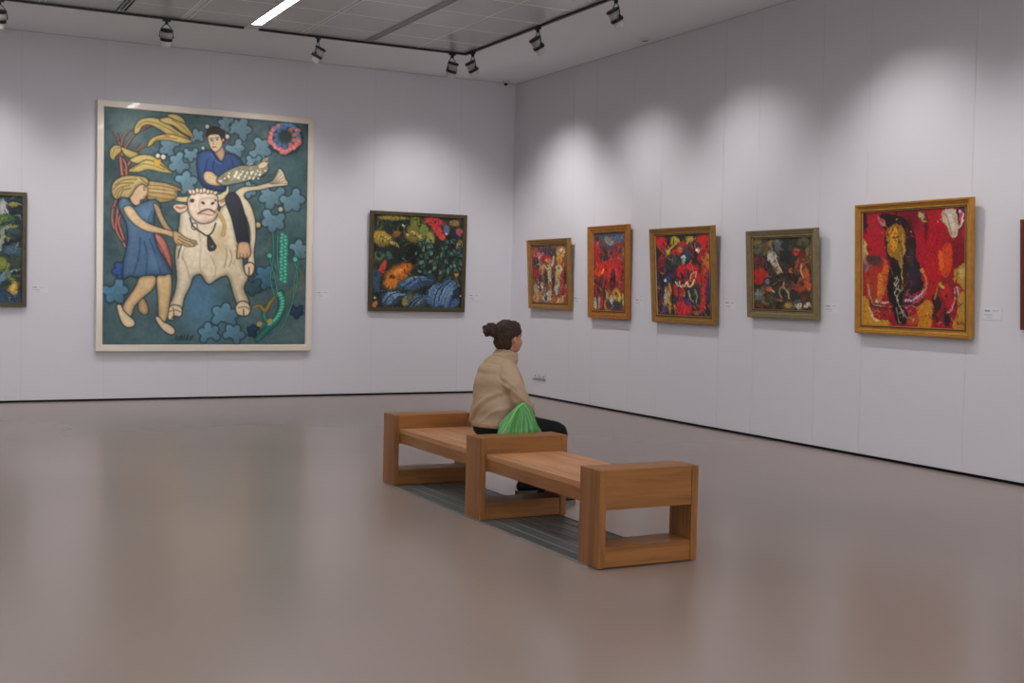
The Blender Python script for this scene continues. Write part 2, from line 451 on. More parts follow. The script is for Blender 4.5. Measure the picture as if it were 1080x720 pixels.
class Canvas:
    def __init__(self, corners, w, h, dens, warp=0., wscale=8., seed=1):
        """corners: TL,TR,BR,BL of the canvas in drawing coordinates; w,h in metres"""
        self.w, self.h = w, h
        self.nx = int(w * dens[0]) + 1; self.ny = int(h * dens[1]) + 1
        src = [(0, 0), (1, 0), (1, 1), (0, 1)]
        A = []; B = []
        for (u_, v_), (x, y) in zip(src, corners):
            A.append([u_, v_, 1, 0, 0, 0, -u_ * x, -v_ * x]); B.append(x)
            A.append([0, 0, 0, u_, v_, 1, -u_ * y, -v_ * y]); B.append(y)
        Hm = np.append(np.linalg.solve(np.array(A, float), np.array(B, float)), 1).reshape(3, 3)
        U, V = np.meshgrid(np.linspace(0, 1, self.nx), np.linspace(0, 1, self.ny))
        P = np.stack([U, V, np.ones_like(U)], -1) @ Hm.T
        self.X0 = P[..., 0] / P[..., 2]; self.Y0 = P[..., 1] / P[..., 2]
        self.U, self.V = U, V
        self.setwarp(warp, wscale, seed)
        self.C = np.zeros((self.ny, self.nx, 3))
    def setwarp(self, a, s, seed=1):
        self.X = self.X0 + (a * 2 * (fbm(self.X0, self.Y0, s, seed, 3) - .5) if a else 0)
        self.Y = self.Y0 + (a * 2 * (fbm(self.X0, self.Y0, s, seed + 50, 3) - .5) if a else 0)
    def fill(self, c): self.C[:] = np.array(c, float)
    def put(self, al, col):
        al = np.clip(al, 0, 1)[..., None]
        self.C = self.C * (1 - al) + np.asarray(col, float) * al
    def _bb(self, x0, x1, y0, y1):
        m = (self.X > x0) & (self.X < x1) & (self.Y > y0) & (self.Y < y1)
        ii = np.where(m.any(1))[0]; jj = np.where(m.any(0))[0]
        if len(ii) == 0 or len(jj) == 0: return None
        return slice(ii[0], ii[-1] + 1), slice(jj[0], jj[-1] + 1)
    def poly(self, pts, col, edge=None, ew=.8, halo=None, hw=1.4, smooth=3, vol=.0, vw=4., aa=.35, hi=None, light=(-.5, -.7)):
        """filled shape; edge = outline colour, halo = dark rim painted outside, vol = darkening of the form to its rim"""
        P = np.array(spline(pts, smooth, True)) if smooth else np.array(pts, float)
        pad = hw * 2 + 1
        bb = self._bb(P[:, 0].min() - pad, P[:, 0].max() + pad, P[:, 1].min() - pad, P[:, 1].max() + pad)
        if bb is None: return
        X = self.X[bb]; Y = self.Y[bb]
        d2 = np.full(X.shape, 1e9); ins = np.zeros(X.shape, bool)
        n = len(P)
        for i in range(n):
            x1, y1 = P[i]; x2, y2 = P[(i + 1) % n]
            ex, ey = x2 - x1, y2 - y1; L = ex * ex + ey * ey + 1e-12
            t = np.clip(((X - x1) * ex + (Y - y1) * ey) / L, 0, 1)
            d2 = np.minimum(d2, (X - x1 - t * ex) ** 2 + (Y - y1 - t * ey) ** 2)
            if (y1 > y2) != (y1 < y2) or True:
                c = ((y1 > Y) != (y2 > Y)) & (X < (x2 - x1) * (Y - y1) / (y2 - y1 + 1e-12) + x1)
                ins ^= c
        d = np.sqrt(d2) * np.where(ins, 1, -1)
        sub = self.C[bb]
        if halo is not None:
            al = np.clip(1 + d / hw, 0, 1) ** 1.5 * .85; al = al[..., None]
            sub = sub * (1 - al) + np.asarray(halo, float) * al
        base = np.asarray(col, float)[None, None, :] * np.ones(X.shape + (1,))
        if hi is not None:
            cx, cy = P.mean(0); sx = np.ptp(P[:, 0]) / 2 + .1; sy = np.ptp(P[:, 1]) / 2 + .1
            k = np.clip(.5 + .5 * ((X - cx) / sx * light[0] + (Y - cy) / sy * light[1]), 0, 1)[..., None]
            base = base * (1 - k) + np.asarray(hi, float) * k
        if vol:
            k = (vol * np.clip(1 - d / vw, 0, 1) ** 1.3)[..., None]; base = base * (1 - k)
        if edge is not None:
            k = np.clip(1 - d / ew, 0, 1)[..., None]; base = base * (1 - k) + np.asarray(edge, float) * k
        al = np.clip(.5 + d / (2 * aa), 0, 1)[..., None]
        self.C[bb] = sub * (1 - al) + base * al
    def line(self, pts, r, col, smooth=4, halo=None, hw=1., vol=0., al0=1.):
        P = np.array(spline(pts, smooth)) if smooth else np.array(pts, float)
        rr = np.interp(np.linspace(0, 1, len(P)), np.linspace(0, 1, len(r)), r) if isinstance(r, (list, tuple)) else np.full(len(P), float(r))
        pad = rr.max() + hw + 1
        bb = self._bb(P[:, 0].min() - pad, P[:, 0].max() + pad, P[:, 1].min() - pad, P[:, 1].max() + pad)
        if bb is None: return
        X = self.X[bb]; Y = self.Y[bb]; D = np.full(X.shape, -1e9)
        for i in range(len(P) - 1):
            x1, y1 = P[i]; x2, y2 = P[i + 1]; ex, ey = x2 - x1, y2 - y1; L = ex * ex + ey * ey + 1e-12
            t = np.clip(((X - x1) * ex + (Y - y1) * ey) / L, 0, 1)
            dd = rr[i] + (rr[i + 1] - rr[i]) * t - np.hypot(X - x1 - t * ex, Y - y1 - t * ey)
            D = np.maximum(D, dd)
        sub = self.C[bb]
        if halo is not None:
            al = (np.clip(1 + D / hw, 0, 1) ** 1.5 * .8)[..., None]; sub = sub * (1 - al) + np.asarray(halo, float) * al
        base = np.asarray(col, float)[None, None, :] * np.ones(X.shape + (1,))
        if vol:
            k = (vol * np.clip(1 - D / (rr.max() * .9 + .01), 0, 1))[..., None]; base = base * (1 - k)
        al = (np.clip(.5 + D / .7, 0, 1) * al0)[..., None]
        self.C[bb] = sub * (1 - al) + base * al
    def blob(self, cx, cy, rx, ry, ang, col, soft=.35, al0=1.):
        a = math.radians(ang); R_ = max(rx, ry) * 1.5 + 2
        bb = self._bb(cx - R_, cx + R_, cy - R_, cy + R_)
        if bb is None: return
        X = self.X[bb] - cx; Y = self.Y[bb] - cy
        xr = X * math.cos(a) + Y * math.sin(a); yr = -X * math.sin(a) + Y * math.cos(a)
        q = np.sqrt((xr / rx) ** 2 + (yr / ry) ** 2)
        al = (np.clip((1 + soft / 2 - q) / soft, 0, 1) * al0)[..., None]
        self.C[bb] = self.C[bb] * (1 - al) + np.asarray(col, float) * al
    def smear(self, a, s, seed):
        dx = a * 2 * (fbm(self.X0, self.Y0, s, seed, 3) - .5); dy = a * 2 * (fbm(self.X0, self.Y0, s, seed + 31, 3) - .5)
        px = self.X0[self.ny // 2, -1] - self.X0[self.ny // 2, 0]; py = self.Y0[-1, self.nx // 2] - self.Y0[0, self.nx // 2]
        jj = np.clip(np.arange(self.nx)[None, :] + dx * self.nx / px, 0, self.nx - 1).astype(int)
        ii = np.clip(np.arange(self.ny)[:, None] + dy * self.ny / py, 0, self.ny - 1).astype(int)
        self.C = self.C[ii, jj]
    def dabs(self, seed, n, rx, ry, ang=None, jump=3., lum=(.5, 1.35), al=.8):
        k = random.Random(seed); x0, x1 = self.X0.min(), self.X0.max(); y0, y1 = self.Y0.min(), self.Y0.max()
        px = (self.X0[0, -1] - self.X0[0, 0]); py = (self.Y0[-1, 0] - self.Y0[0, 0])
        for _ in range(n):
            u_, v_ = k.random(), k.random(); i, j = int(v_ * (self.ny - 1)), int(u_ * (self.nx - 1))
            x, y = self.X0[i, j], self.Y0[i, j]
            i2 = min(max(int(i + k.gauss(0, jump) / py * self.ny), 0), self.ny - 1); j2 = min(max(int(j + k.gauss(0, jump) / px * self.nx), 0), self.nx - 1)
            c = self.C[i2, j2] * k.uniform(*lum)
            self.blob(x, y, rx * k.uniform(.5, 1.3), ry * k.uniform(.5, 1.3), k.uniform(0, 180) if ang is None else k.gauss(ang, 28), c, .5, al)
    def grain(self, a, s, seed):
        k = 1 + a * 2 * (fbm(self.X0, self.Y0, s, seed, 3) - .5)
        self.C = self.C * k[..., None]
    def blur(self, n=1):
        for _ in range(n):
            P = np.pad(self.C, ((1, 1), (1, 1), (0, 0)), 'edge')
            self.C = (P[1:-1, 1:-1] * 2 + P[:-2, 1:-1] + P[2:, 1:-1] + P[1:-1, :-2] + P[1:-1, 2:]) / 6
    def finish(self, name, parent, m, gain=(1., 1., 1.), lo=4.):
        s = np.clip(self.C, 0, 255) / 255
        L_ = np.where(s <= .04045, s / 12.92, ((s + .055) / 1.055) ** 2.4) * np.array(gain)
        L_ = np.clip(L_, .003, .92)
        nx, ny = self.nx, self.ny
        co = np.zeros((ny, nx, 3)); co[..., 0] = (self.U - .5) * self.w; co[..., 2] = (.5 - self.V) * self.h
        # pigment relief
        idx = np.arange(nx * ny).reshape(ny, nx)
        q = np.stack([idx[:-1, :-1], idx[1:, :-1], idx[1:, 1:], idx[:-1, 1:]], -1).reshape(-1, 4)
        me = bpy.data.meshes.new(name)
        me.vertices.add(nx * ny); me.vertices.foreach_set('co', co.reshape(-1).astype(np.float32))
        me.loops.add(q.size); me.loops.foreach_set('vertex_index', q.reshape(-1).astype(np.int32))
        me.polygons.add(len(q)); me.polygons.foreach_set('loop_start', (np.arange(len(q)) * 4).astype(np.int32))
        me.polygons.foreach_set('loop_total', np.full(len(q), 4, np.int32))
        me.update(calc_edges=True)
        at = me.color_attributes.new('pigment', 'FLOAT_COLOR', 'POINT')
        at.data.foreach_set('color', np.concatenate([L_, np.ones((ny, nx, 1))], -1).reshape(-1).astype(np.float32))
        me.materials.append(m)
        o = bpy.data.objects.new(name, me); COL.objects.link(o); o.parent = parent
        return o

def paint_mat(name, rough, spec, coat=0., bump=.0):
    m = bpy.data.materials.new(name); m.use_nodes = True; nt = m.node_tree; b_ = nt.nodes['Principled BSDF']
    a = nt.nodes.new('ShaderNodeAttribute'); a.attribute_name = 'pigment'
    nt.links.new(a.outputs['Color'], b_.inputs['Base Color'])
    b_.inputs['Roughness'].default_value = rough; b_.inputs['Specular IOR Level'].default_value = spec; b_.inputs['Coat Weight'].default_value = coat
    b_.inputs['Coat Roughness'].default_value = .08
    if bump:
        tc = nt.nodes.new('ShaderNodeTexCoord'); n = nt.nodes.new('ShaderNodeTexNoise'); n.inputs['Scale'].default_value = 30; n.inputs['Detail'].default_value = 4
        nt.links.new(tc.outputs['Object'], n.inputs['Vector'])
        bp = nt.nodes.new('ShaderNodeBump'); bp.inputs['Strength'].default_value = bump; bp.inputs['Distance'].default_value = .004
        nt.links.new(n.outputs['Fac'], bp.inputs['Height']); nt.links.new(bp.outputs['Normal'], b_.inputs['Normal'])
    return m
M_oil = paint_mat('oil_paint', .5, .3, 0, .5)
M_print = paint_mat('large_canvas_paint', .5, .3)

def ringmesh(prof, w, h):
    """mitred picture frame: prof = [(inset from the outer edge, height off the back)]"""
    b = nb(); rings = []
    for o, z in prof:
        x, y = w / 2 - o, h / 2 - o
        rings.append([b.verts.new((sx * x, -z, sy * y)) for sx, sy in ((-1, -1), (1, -1), (1, 1), (-1, 1))])
    for a, c in zip(rings, rings[1:]):
        for i in range(4): b.faces.new((a[i], a[(i + 1) % 4], c[(i + 1) % 4], c[i]))
    a, c = rings[-1], rings[0]
    for i in range(4): b.faces.new((a[i], a[(i + 1) % 4], c[(i + 1) % 4], c[i]))
    return b

CY_, CX_, CH_ = -15.98132, -8.2378, 1.5   # where the wall measurements were taken from
def place(wall, L, R_, zt, zb, D, lean, off=.012):
    """true frame rectangle from measured edges on the wall plane -> width, height, centre, tilt"""
    fb, ft = off + D, off + D + lean
    if wall == 'r':
        def un(c, d): t = 1 - d / -CX_; return CY_ + t * (c - CY_)
        def uz(z, d): return CH_ + (1 - d / -CX_) * (z - CH_)
        l = (un(L[0], ft) + un(L[1], fb)) / 2; r_ = (un(R_[0], off + lean) + un(R_[1], off)) / 2
        w = l - r_
    else:
        def un(c, d): t = 1 - d / -CY_; return CX_ + t * (c - CX_)
        def uz(z, d): return CH_ + (1 - d / -CY_) * (z - CH_)
        l = (un(L[0], off + lean) + un(L[1], off)) / 2; r_ = (un(R_[0], ft) + un(R_[1], fb)) / 2
        w = r_ - l
    z1 = uz(zt, ft); z0 = uz(zb, fb); h = z1 - z0
    return w, h, (l + r_) / 2, z0, math.atan2(lean, h), off

def painting(wall, meas, D, lean, prof, fm, label, group=None, liner=None, lm=None):
    L, R_, zt, zb = meas
    w, h, c, z0, tilt, off = place(wall, L, R_, zt, zb, D, lean)
    t = thing('framed_painting', label, 'painting', (c, -off, z0) if wall == 'b' else (-off, c, z0), 0)
    t.rotation_mode = 'XYZ'
    t.rotation_euler = (tilt, 0, 0) if wall == 'b' else (tilt, 0, -PI / 2)
    fr = obj('frame', ringmesh(prof, w, h), fm, t); fr.location = (0, 0, h / 2)
    if liner:
        iw = prof[-1][0]; gr = obj('groove', ringmesh([(iw - .004, .01), (iw - .004, D * .62), (iw + .006, D * .60), (iw + .006, .01)], w, h), M_dark, t); gr.location = (0, 0, h / 2)
        li = obj('liner', ringmesh(liner, w, h), lm, t); li.location = (0, 0, h / 2)
        ins = liner[-2][0]; dep = liner[-1][1]
    ins = max(p[0] for p in (liner or prof))
    b = nb(); box(b, -w / 2 + .012, w / 2 - .012, -.010, -.002, .012, h - .012); obj('backing_board', b, M_slotwood, t)
    # hanging wires up to the ceiling groove are too fine to be seen
    return t, w - 2 * ins, h - 2 * ins, h

M_slotwood = mat('backing_board', (96, 78, 60), .8)
M_cream = mat('cream_frame_lacquer', (222, 210, 194), .28, spec=.5, coat=.5)
M_olive = mat('dark_olive_frame', (72, 62, 38), .45, noise=(14, .18, 4))
M_gold = mat('gold_frame', (158, 116, 56), .38, metal=.35, noise=(18, .15, 4))
M_gold2 = mat('amber_gold_frame', (174, 112, 42), .38, metal=.35, noise=(18, .15, 4))
M_gold3 = mat('bright_gold_frame', (184, 130, 50), .36, metal=.35, noise=(18, .15, 4))
M_grey = mat('grey_olive_frame', (130, 116, 84), .42, metal=.2, noise=(18, .15, 4))
M_lgold = mat('gold_liner', (160, 124, 70), .4, metal=.25, noise=(18, .12, 4))
M_brown = mat('red_brown_frame', (104, 48, 34), .45, noise=(12, .15, 3))
M_dark = mat('frame_dark_reveal', (60, 42, 24), .6)

def deep(D, w):   # raised outer lip, scoop towards the picture
    return [(0, 0), (0, D * .93), (.005, D), (.017, D), (.021, D * .80), (w * .40, D * .84), (w * .62, D * .74), (w * .66, D * .58), (w * .92, D * .60), (w, D * .5), (w, 0)]
def lin_(D, w, w2):
    return [(w + .005, D * .15), (w + .005, D * .60), (w + .008, D * .66), (w2, D * .38), (w2, D * .15)]

PG = PGAIN
# ---- the large figure painting -------------------------------------------------
D = .05
prof = [(0, 0), (0, .045), (.005, .05), (.075, .05), (.082, .044), (.086, .030), (.086, 0)]
t, cw, ch, hh = painting('b', ((-5.880, -5.872), (-3.050, -3.049), 3.775, .620), D, .01, prof, M_cream,
    'very large cream-framed painting of a white bull, a woman and a rider')
cv = Canvas([(110.7, 110.8), (327.9, 128.5), (324.2, 362.5), (109.5, 362.9)], cw, ch, (150, 145))
Z = lambda pts: [(90 + x / 2.528, 95 + y / 2.526) for x, y in pts]
S = 1 / 2.528
X, Y = cv.X0, cv.Y0
n = fbm(X, Y, 22, 3)[..., None]; n2 = fbm(X, Y, 7, 9)[..., None]
cv.C = np.array([48, 68, 74]) * (1 - n) + np.array([88, 112, 118]) * n + (n2 - .5) * 26
def glow(x, y, r, col, a=.7):
    x, y = Z([(x, y)])[0]; r *= S
    cv.put(a * np.exp(-((X - x) ** 2 + (Y - y) ** 2) / (r * r)), col)
glow(120, 85, 55, (112, 138, 136)); glow(100, 60, 30, (88, 112, 116)); glow(310, 570, 60, (84, 126, 158), .9); glow(300, 520, 40, (74, 112, 140), .8)
glow(545, 300, 60, (92, 124, 128), .5); glow(560, 200, 50, (66, 98, 102), .5); glow(330, 620, 60, (80, 116, 140), .5); glow(80, 620, 50, (84, 108, 112), .6)
glow(250, 200, 50, (60, 96, 118), .5); glow(210, 640, 60, (70, 98, 104), .5); glow(70, 200, 40, (36, 58, 62), .5); glow(70, 330, 30, (70, 100, 112), .5); glow(540, 640, 60, (84, 110, 112), .5)
DK = (22, 36, 42)
def leaf(x, y, r, ang, col=(98, 130, 146), lobes=5):
    x, y = Z([(x, y)])[0]; r *= S; a0 = math.radians(ang)
    span = math.radians(262)
    P_ = []; k_ = random.Random(int(x * 13 + y * 7)); amp = [k_.uniform(.85, 1.1) for _ in range(lobes)]
    n_ = 84
    for i in range(n_):
        th = -span / 2 * 1.18 + span * 1.18 * i / (n_ - 1)
        ph = (th + span * .59) / (span * 1.18) * lobes
        c_ = abs(math.sin(ph * PI)) ** .26
        rr = r * (.36 + .60 * c_ * amp[min(int(ph), lobes - 1)] * (1 - .10 * abs(th) / PI))
        P_.append((x + math.cos(a0 + th + .10 * math.sin(ph * 2 * PI)) * rr, y + math.sin(a0 + th + .10 * math.sin(ph * 2 * PI)) * rr))
    cv.poly(P_, [c * .80 for c in col], edge=[c * .5 for c in col], ew=.6, halo=DK, hw=1.7, smooth=0, vol=.22, vw=1.8, hi=[min(255, c * 1.16) for c in col])
    for k in range(lobes):
        th = a0 - span / 2 * 1.18 + span * 1.18 * (k + .5) / lobes
        cv.line([(x, y), (x + math.cos(th) * r * .62, y + math.sin(th) * r * .62)], .22, [c * .72 for c in col], 0, al0=.45)
for q in [(230, 145, 34, -150), (255, 190, 34, 150), (300, 120, 26, -100), (285, 165, 24, 90), (270, 245, 36, -20), (415, 100, 38, -60), (380, 85, 26, -160), (405, 150, 30, 60),
          (470, 152, 38, 20), (455, 185, 26, 90), (470, 205, 24, -60), (440, 262, 26, 30), (502, 277, 42, 100), (558, 288, 40, 60), (508, 342, 40, 100), (573, 425, 32, -20),
          (82, 532, 42, 60, (78, 122, 150)), (100, 478, 28, 170, (52, 86, 150)), (376, 602, 42, -80, (88, 128, 150)), (335, 648, 34, -100, (88, 128, 150)), (400, 650, 34, -60, (84, 122, 146)),
          (488, 498, 38, 170, (64, 104, 130)), (450, 520, 30, 90, (52, 82, 92)), (570, 585, 22, 90, (38, 56, 92)), (455, 640, 20, 200, (34, 58, 84))]:
    leaf(*q)
# coral branches
RD = (150, 92, 84); PK = (196, 128, 116)
for pts, r in [([(103, 235), (98, 190), (96, 150), (92, 130), (88, 112)], [6, 5, 4, 3, 2]), ([(100, 170), (112, 145), (140, 110), (180, 90)], [4, 3, 2.2, 1.5]),
               ([(98, 150), (105, 120), (130, 100), (175, 92)], [3, 2.4, 1.8, 1.2]), ([(108, 210), (130, 175), (150, 150), (185, 140)], [5, 3.5, 2.5, 1]),
               ([(112, 235), (112, 200), (104, 180)], [5, 4, 3]), ([(90, 130), (78, 118), (74, 108)], [2, 1.2, .8]), ([(140, 165), (138, 148), (150, 138)], [1.6, 1.2, .8]),
               ([(88, 285), (76, 320), (78, 360), (96, 385), (110, 415)], [3, 4, 4.5, 4.5, 4]), ([(94, 290), (88, 330), (86, 370), (102, 400)], [3, 4, 4, 3]), ([(98, 330), (92, 350), (106, 395)], [3, 4, 4]),
               ([(76, 310), (68, 298), (62, 292)], [1.6, 1.1, .7])]:
    cv.line(Z(pts), [q * S for q in r], RD, halo=DK, hw=1., vol=.35); cv.line(Z([(a - 1.2, c - 1) for a, c in pts]), [q * S * .4 for q in r], PK, al0=.8)
cv.poly(Z([(180, 378), (205, 385), (222, 410), (235, 455), (232, 490), (215, 465), (195, 430), (180, 400)]), (158, 92, 84), halo=DK, vol=.35, vw=3, hi=(206, 130, 112))
cv.line(Z([(190, 392), (212, 430), (228, 475)]), .5, (120, 56, 54)); cv.line(Z([(184, 388), (204, 428), (222, 470)]), .4, (216, 146, 130))
# yellow ribbon leaves
YL = (164, 144, 84); YD = (110, 84, 30); YH = (206, 186, 124)
for pts in [[(133, 112), (134, 92), (150, 72), (185, 68), (215, 78), (245, 100), (285, 128), (262, 130), (230, 118), (200, 100), (175, 88), (155, 92), (146, 108)],
            [(168, 148), (172, 132), (190, 118), (225, 112), (255, 118), (290, 132), (262, 138), (230, 130), (195, 130), (180, 142)],
            [(200, 72), (235, 66), (262, 78), (285, 105), (292, 122), (262, 108), (238, 90), (215, 84)],
            [(220, 62), (240, 58), (262, 68), (270, 84), (245, 76)],
            [(68, 175), (68, 155), (80, 143), (98, 146), (98, 160), (84, 172), (78, 184)],
            [(98, 148), (120, 155), (145, 165), (130, 178), (108, 170)],
            [(120, 182), (150, 168), (185, 172), (215, 195), (236, 217), (205, 205), (170, 190), (140, 192)],
            [(116, 212), (140, 195), (165, 182), (195, 190), (220, 205), (238, 218), (205, 215), (170, 208), (145, 215)]]:
    cv.poly(Z(pts), YL, edge=YD, ew=.9, halo=DK, hw=1.2, vol=.25, vw=2, hi=YH)
for pts in [[(140, 96), (160, 80), (195, 84), (250, 112)], [(182, 134), (205, 122), (250, 126)], [(128, 208), (160, 192), (215, 208)], [(75, 170), (80, 152), (94, 150)], [(235, 76), (262, 92), (284, 116)]]:
    cv.line(Z(pts), .45, YD, al0=.7)
cv.blob(*Z([(222, 118)])[0], 3, 2.4, 20, (186, 122, 74), .5); cv.poly(Z([(186, 176), (204, 174), (202, 196), (188, 200)]), (196, 158, 58), edge=YD, ew=.5)
for x, y, rr, c in [(197, 171, 6.5, (214, 208, 188)), (211, 174, 7, (220, 212, 196)), (329, 92, 6, (196, 194, 184)), (383, 119, 6.5, (204, 196, 182)), (466, 356, 7.5, (196, 178, 128)), (527, 314, 7, (178, 178, 152)), (318, 150, 5, (170, 176, 164))]:
    p_ = Z([(x, y)])[0]; cv.blob(p_[0] + .3, p_[1] + .4, rr * S + 1, rr * S + 1, 0, DK, .5, .8); cv.blob(*p_, rr * S, rr * S, 0, [v * .8 for v in c], .3); cv.blob(p_[0] - .4, p_[1] - .4, rr * S * .6, rr * S * .6, 0, c, .7)
# green pods and stems on the right
for pts in [[(505, 372), (508, 430), (500, 500), (510, 545)], [(520, 380), (518, 440), (528, 520)], [(497, 440), (512, 500), (522, 560)], [(565, 455), (572, 500), (556, 570), (530, 630), (495, 660)], [(580, 430), (565, 500), (560, 560)]]:
    cv.line(Z(pts), .55, (74, 148, 128), halo=DK, hw=.8)
for pts in [[(590, 470), (575, 510), (540, 540)], [(580, 480), (588, 515), (560, 540)], [(540, 545), (575, 520), (588, 490)], [(500, 390), (490, 420), (494, 440)]]:
    cv.line(Z(pts), .45, (112, 104, 60), al0=.8)
cv.line(Z([(528, 540), (530, 575), (515, 610), (485, 640), (465, 662)]), [3.6, 4, 4, 3.4, 3], (40, 116, 104), halo=DK, vol=.3)
cv.line(Z([(490, 575), (482, 600), (500, 625)]), [2, 2.4, 2], (62, 134, 112), halo=DK, vol=.3)
for i in range(14):
    t_ = i / 13
    for s in (-1, 1):
        p_ = Z([(536 + s * (5 + (i % 3) - 1) - t_ * 2, 385 + t_ * 120 + s * 3)])[0]; cv.blob(*p_, 2.7, 2.3, 0, (44, 126, 112), .4); cv.blob(p_[0] - .3, p_[1] - .4, 1.4, 1.2, 0, (110, 192, 166), .7)
for (x, y) in spline([(524, 540), (532, 560), (528, 585), (514, 608), (498, 622)], 3):
    p_ = Z([(x, y)])[0]; cv.blob(*p_, 3.3, 1.9, -20, (46, 130, 112), .4); cv.blob(p_[0] - .3, p_[1] - .4, 2, 1, -20, (112, 194, 166), .7)
for x, y in [(497, 438), (566, 448)]:
    p_ = Z([(x, y)])[0]; cv.blob(*p_, 4.2, 3.6, 0, (38, 78, 76), .4); cv.blob(*p_, 2.4, 2.4, 0, (92, 176, 160), .5)
cv.line(Z([(452, 578), (470, 572), (485, 585), (498, 565), (512, 548)]), [1.2, 1.6, 2, 1.6, 1], (138, 116, 52), halo=DK)
for x, y in [(470, 622), (498, 613)]: cv.blob(*Z([(x, y)])[0], 3, 2.4, -20, (176, 152, 62), .4)
# wreath
for k in range(22):
    a = 2 * PI * k / 22; rr = 38 + 1.2 * math.sin(9 * a)
    c = (196, 110, 112) if (PI * .05 < a < PI * 1.25) or k % 5 == 0 else (82, 122, 158)
    p_ = Z([(538 + rr * math.cos(a), 121 + rr * .96 * math.sin(a))])[0]
    cv.blob(p_[0] + .5, p_[1] + .5, 4.4, 3.6, math.degrees(a), DK, .6, .7)
for k in range(22):
    a = 2 * PI * k / 22; rr = 37 + 1.2 * math.sin(9 * a)
    c = (200, 116, 114) if (PI * .05 < a < PI * 1.25) or k % 5 == 0 else (84, 124, 160)
    p_ = Z([(538 + rr * math.cos(a), 121 + rr * .96 * math.sin(a))])[0]
    cv.blob(p_[0] + math.sin(k * 7.3), p_[1] + math.cos(k * 5.1), 3.6, 2.6, math.degrees(a) + 60 + 40 * math.sin(k * 3.1), c, .5); cv.blob(p_[0] - .3, p_[1] - .4, 1.6, 1.1, 30, [min(255, v * 1.2) for v in c], .7)
for k in range(10):
    a = 2 * PI * k / 10 + .3
    c = (78, 108, 168) if math.cos(a) < .3 else (190, 112, 116)
    cv.blob(*Z([(538 + 27 * math.cos(a), 121 + 25 * math.sin(a))])[0], 2.8, 2.3, math.degrees(a), c, .4)
cv.blob(*Z([(539, 117)])[0], 7.2, 6.8, 0, (44, 66, 62), .4)
# bull: tail and flank, body, legs
CR = (206, 192, 166); CE = (104, 84, 62)
cv.poly(Z([(402, 272), (425, 254), (455, 252), (480, 246), (500, 240), (512, 225), (523, 204), (535, 215), (540, 230), (548, 247), (525, 252), (500, 255), (470, 262), (440, 266), (428, 278), (445, 300), (458, 340), (460, 390), (455, 430), (458, 470), (452, 488), (436, 486), (440, 440), (445, 390), (440, 350), (420, 305)]),
        CR, edge=CE, ew=.8, halo=DK, hw=1.6, vol=.2, vw=2.5)
for k in range(5): cv.line(Z([(496 + k * 2, 246), (512 + k * 4, 232 + k * 3), (522 + k * 6, 212 + k * 8)]), .35, (96, 86, 70), al0=.8)
BODY = [(258, 318), (272, 306), (300, 340), (350, 335), (372, 300), (392, 300), (404, 340), (412, 390), (422, 430), (428, 470), (440, 495), (428, 525), (440, 555), (440, 572), (416, 578), (402, 548), (390, 505), (380, 492), (358, 500), (338, 514), (325, 508), (312, 488), (292, 496), (284, 520), (268, 552), (262, 580), (240, 590), (226, 576), (240, 545), (248, 500), (243, 440), (248, 395), (254, 355)]
cv.poly(Z(BODY), (200, 184, 154), edge=CE, ew=1., halo=DK, hw=2.2, vol=.28, vw=6, hi=(222, 210, 190))
for pts, c, w_ in [([(305, 365), (312, 410), (310, 470), (325, 500)], (168, 146, 112), 1.0), ([(375, 470), (382, 440), (380, 420)], (150, 112, 80), .7), ([(388, 468), (396, 445), (392, 425)], (150, 112, 80), .7), ([(400, 460), (408, 440), (405, 425)], (160, 124, 90), .6),
                   ([(262, 440), (275, 470), (282, 500)], (170, 148, 116), .9), ([(340, 440), (352, 470), (350, 495)], (172, 150, 116), .8), ([(286, 390), (268, 420), (262, 450)], (176, 156, 128), .8), ([(400, 350), (406, 400), (418, 440)], (168, 146, 114), 1.)]:
    cv.line(Z(pts), w_, c, al0=.6)
cv.blob(*Z([(300, 430)])[0], 9, 16, 10, (224, 212, 192), 1., .5); cv.blob(*Z([(365, 400)])[0], 7, 14, 0, (190, 166, 124), 1., .6); cv.blob(*Z([(254, 560)])[0], 3, 10, 15, (220, 202, 176), 1., .5)
for pts in [[(226, 578), (240, 570), (258, 575), (263, 590), (256, 602), (242, 600), (236, 612), (225, 608), (221, 592)], [(408, 570), (422, 560), (440, 566), (446, 582), (440, 597), (428, 600), (412, 596), (406, 584)], [(428, 466), (444, 456), (456, 464), (454, 482), (446, 492), (434, 488)]]:
    cv.poly(Z(pts), (214, 196, 166), edge=(86, 64, 46), ew=.9, halo=DK, hw=1.5, vol=.2, vw=2)
cv.line(Z([(238, 578), (240, 596), (232, 610)]), .5, (92, 68, 50)); cv.line(Z([(414, 578), (432, 575), (442, 582)]), .5, (110, 84, 60)); cv.line(Z([(427, 582), (428, 598)]), .6, (70, 52, 40)); cv.line(Z([(228, 588), (246, 584), (260, 590)]), .5, (120, 92, 68)); cv.line(Z([(442, 470), (442, 488)]), .6, (80, 60, 44))
